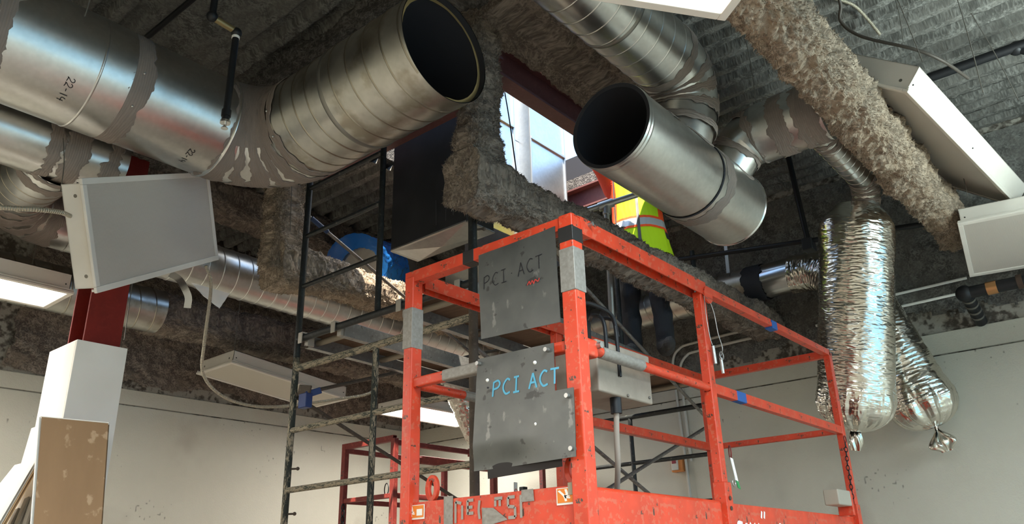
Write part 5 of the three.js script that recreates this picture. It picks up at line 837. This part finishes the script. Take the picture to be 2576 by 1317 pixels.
single('wall_conduit', rod([6.42, 3.455, -2.1], [6.42, 3.47, -1.0], 0.011, 10), white, 'lower pale conduit on the right wall beside the foil sleeve', 'conduit');
single('wall_conduit', sweep([[6.425, 1.6, -3.40], [6.425, 2.4, -3.41], [6.425, 3.1, -3.44], [6.425, 3.40, -3.44], [6.425, 3.51, -3.36], [6.425, 3.535, -3.2], [6.425, 3.555, -2.4]], 0.012, 10, 120), plain(0xc9c6bd, 0.5), 'pale conduit rising on the right wall and bending at the top', 'conduit');
single('wall_conduit', sweep([[6.425, 2.5, -3.36], [6.425, 3.1, -3.375], [6.425, 3.32, -3.375], [6.425, 3.43, -3.30], [6.425, 3.455, -3.15], [6.425, 3.475, -2.4]], 0.012, 10, 120), plain(0xc9c6bd, 0.5), 'second pale conduit bending beside the first, nearer the lift post', 'conduit');
{ const d = thing('fire_strobe', 'white and amber fire alarm strobe on the wall behind the lift rail', 'alarm'); part(d, 'housing', box(6.40, 6.45, 2.42, 2.55, -3.55, -3.44, 0.008), plain(0xd98a4a, 0.5), 'amber housing'); part(d, 'lens', box(6.385, 6.402, 2.435, 2.545, -3.54, -3.475, 0.006), plain(0xdcdad2, 0.3), 'clear lens'); part(d, 'flash_tube', box(6.378, 6.388, 2.49, 2.53, -3.53, -3.49, 0.004), plain(0x9a3a48, 0.4), 'dark red flash element'); }
single('hanger_strap', join([bar([6.13, 4.74, -2.64], [6.13, 3.985, -2.665], 0.03, 0.003, 0)]), zinc, 'flat metal strap holding the dark wall duct', 'strap');
single('black_cable', sweep([[3.40, 4.6, -2.85], [3.41, 4.35, -2.82], [3.42, 4.116, -2.80], [3.40, 3.904, -2.76], [3.36, 3.72, -2.70]], 0.004, 6, 60), blackIron, 'thin black cable dangling in the roof opening beside the brown hanger', 'cable');
single('white_cable', sweep([[4.40, 4.4, -2.68], [4.40, 3.95, -2.69], [4.41, 3.75, -2.68], [4.45, 3.66, -2.66]], 0.004, 6, 40), white, 'thin white cable hanging below the trunk duct beside the worker', 'cable');
const wires = [[[3.82, 4.74, -0.62], [4.03, 4.02, -0.55], 'wire slanting to the corner of the tipped troffer'], [[4.2, 4.74, -0.35], [4.25, 3.85, -0.35], 'wire end hanging over the long side of the tipped troffer'], [[4.347, 4.74, -0.65], [4.399, 4.414, -0.67], 'pale wire hanging above the tipped troffer'], [[4.86, 4.74, -0.35], [4.95, 4.1, -0.25], 'long wire slanting across the ribbed deck'], [[3.94, 4.74, -1.42], [3.981, 4.134, -1.42], 'wire hanging between the branch duct and the tan beam'], [[5.2, 4.74, -0.2], [5.6, 4.1, -0.1], 'wire crossing the deck at the far right'], [[2.010, 4.74, -4.795], [2.085, 3.020, -4.860], 'wire hanging right of the red column'], [[3.37, 4.76, -5.78], [3.37, 3.37, -5.78], 'wire holding the cream troffer'], [[4.95, 4.76, -5.3], [4.95, 3.145, -5.3], 'wire holding the lit troffer low between the lift posts'], [[1.6, 4.76, -5.2], [1.6, 3.42, -5.2], 'wire holding the lit troffer at the left edge'], [[2.70, 4.7, -4.22], [2.737, 3.75, -4.16], 'wire beside the upper scaffold post'], [[1.199, 3.33, -3.72], [1.24, 3.72, -3.96], 'wire hooked on the tilted troffer'], [[0.98, 4.7, -3.05], [0.969, 3.876, -3.146], 'wire dangling before the big duct at the upper left'], [[1.98, 4.7, -0.8], [1.95, 3.29, -0.80], 'wire holding the lit troffer at the top edge'], [[5.55, 4.7, -0.7], [5.56, 3.85, -0.7], 'wire holding the half-hidden troffer']];
for (const [a, b, label] of wires) single('hanger_wire', sweep([a, A3(a).lerp(A3(b), 0.5).add(V(0.006, 0, 0.008)), b], 0.0028, 5, 16), wireMat, label, 'wire', 'ceiling hanger wires');
single('torn_paper', sheet([2.55, 3.565, -5.03], [2.85, 3.56, -5.03], [2.80, 3.44, -5.06], [2.66, 3.50, -5.05], 10, 6, (u, v) => 0.02 * fbm(u * 5, v * 5, 2, 2)), white, 'torn white paper scrap under the long spiral duct', 'scrap');

// ---------------------------------------------------------------- every thing's origin at its base, then draw
for (const g of groups) {
  g.updateMatrixWorld(true); const b = new THREE.Box3().setFromObject(g); if (b.isEmpty()) continue;
  const o = V((b.min.x + b.max.x) / 2, b.min.y, (b.min.z + b.max.z) / 2); g.position.copy(o); for (const c of g.children) c.position.sub(o);
}
renderer.render(scene, camera);
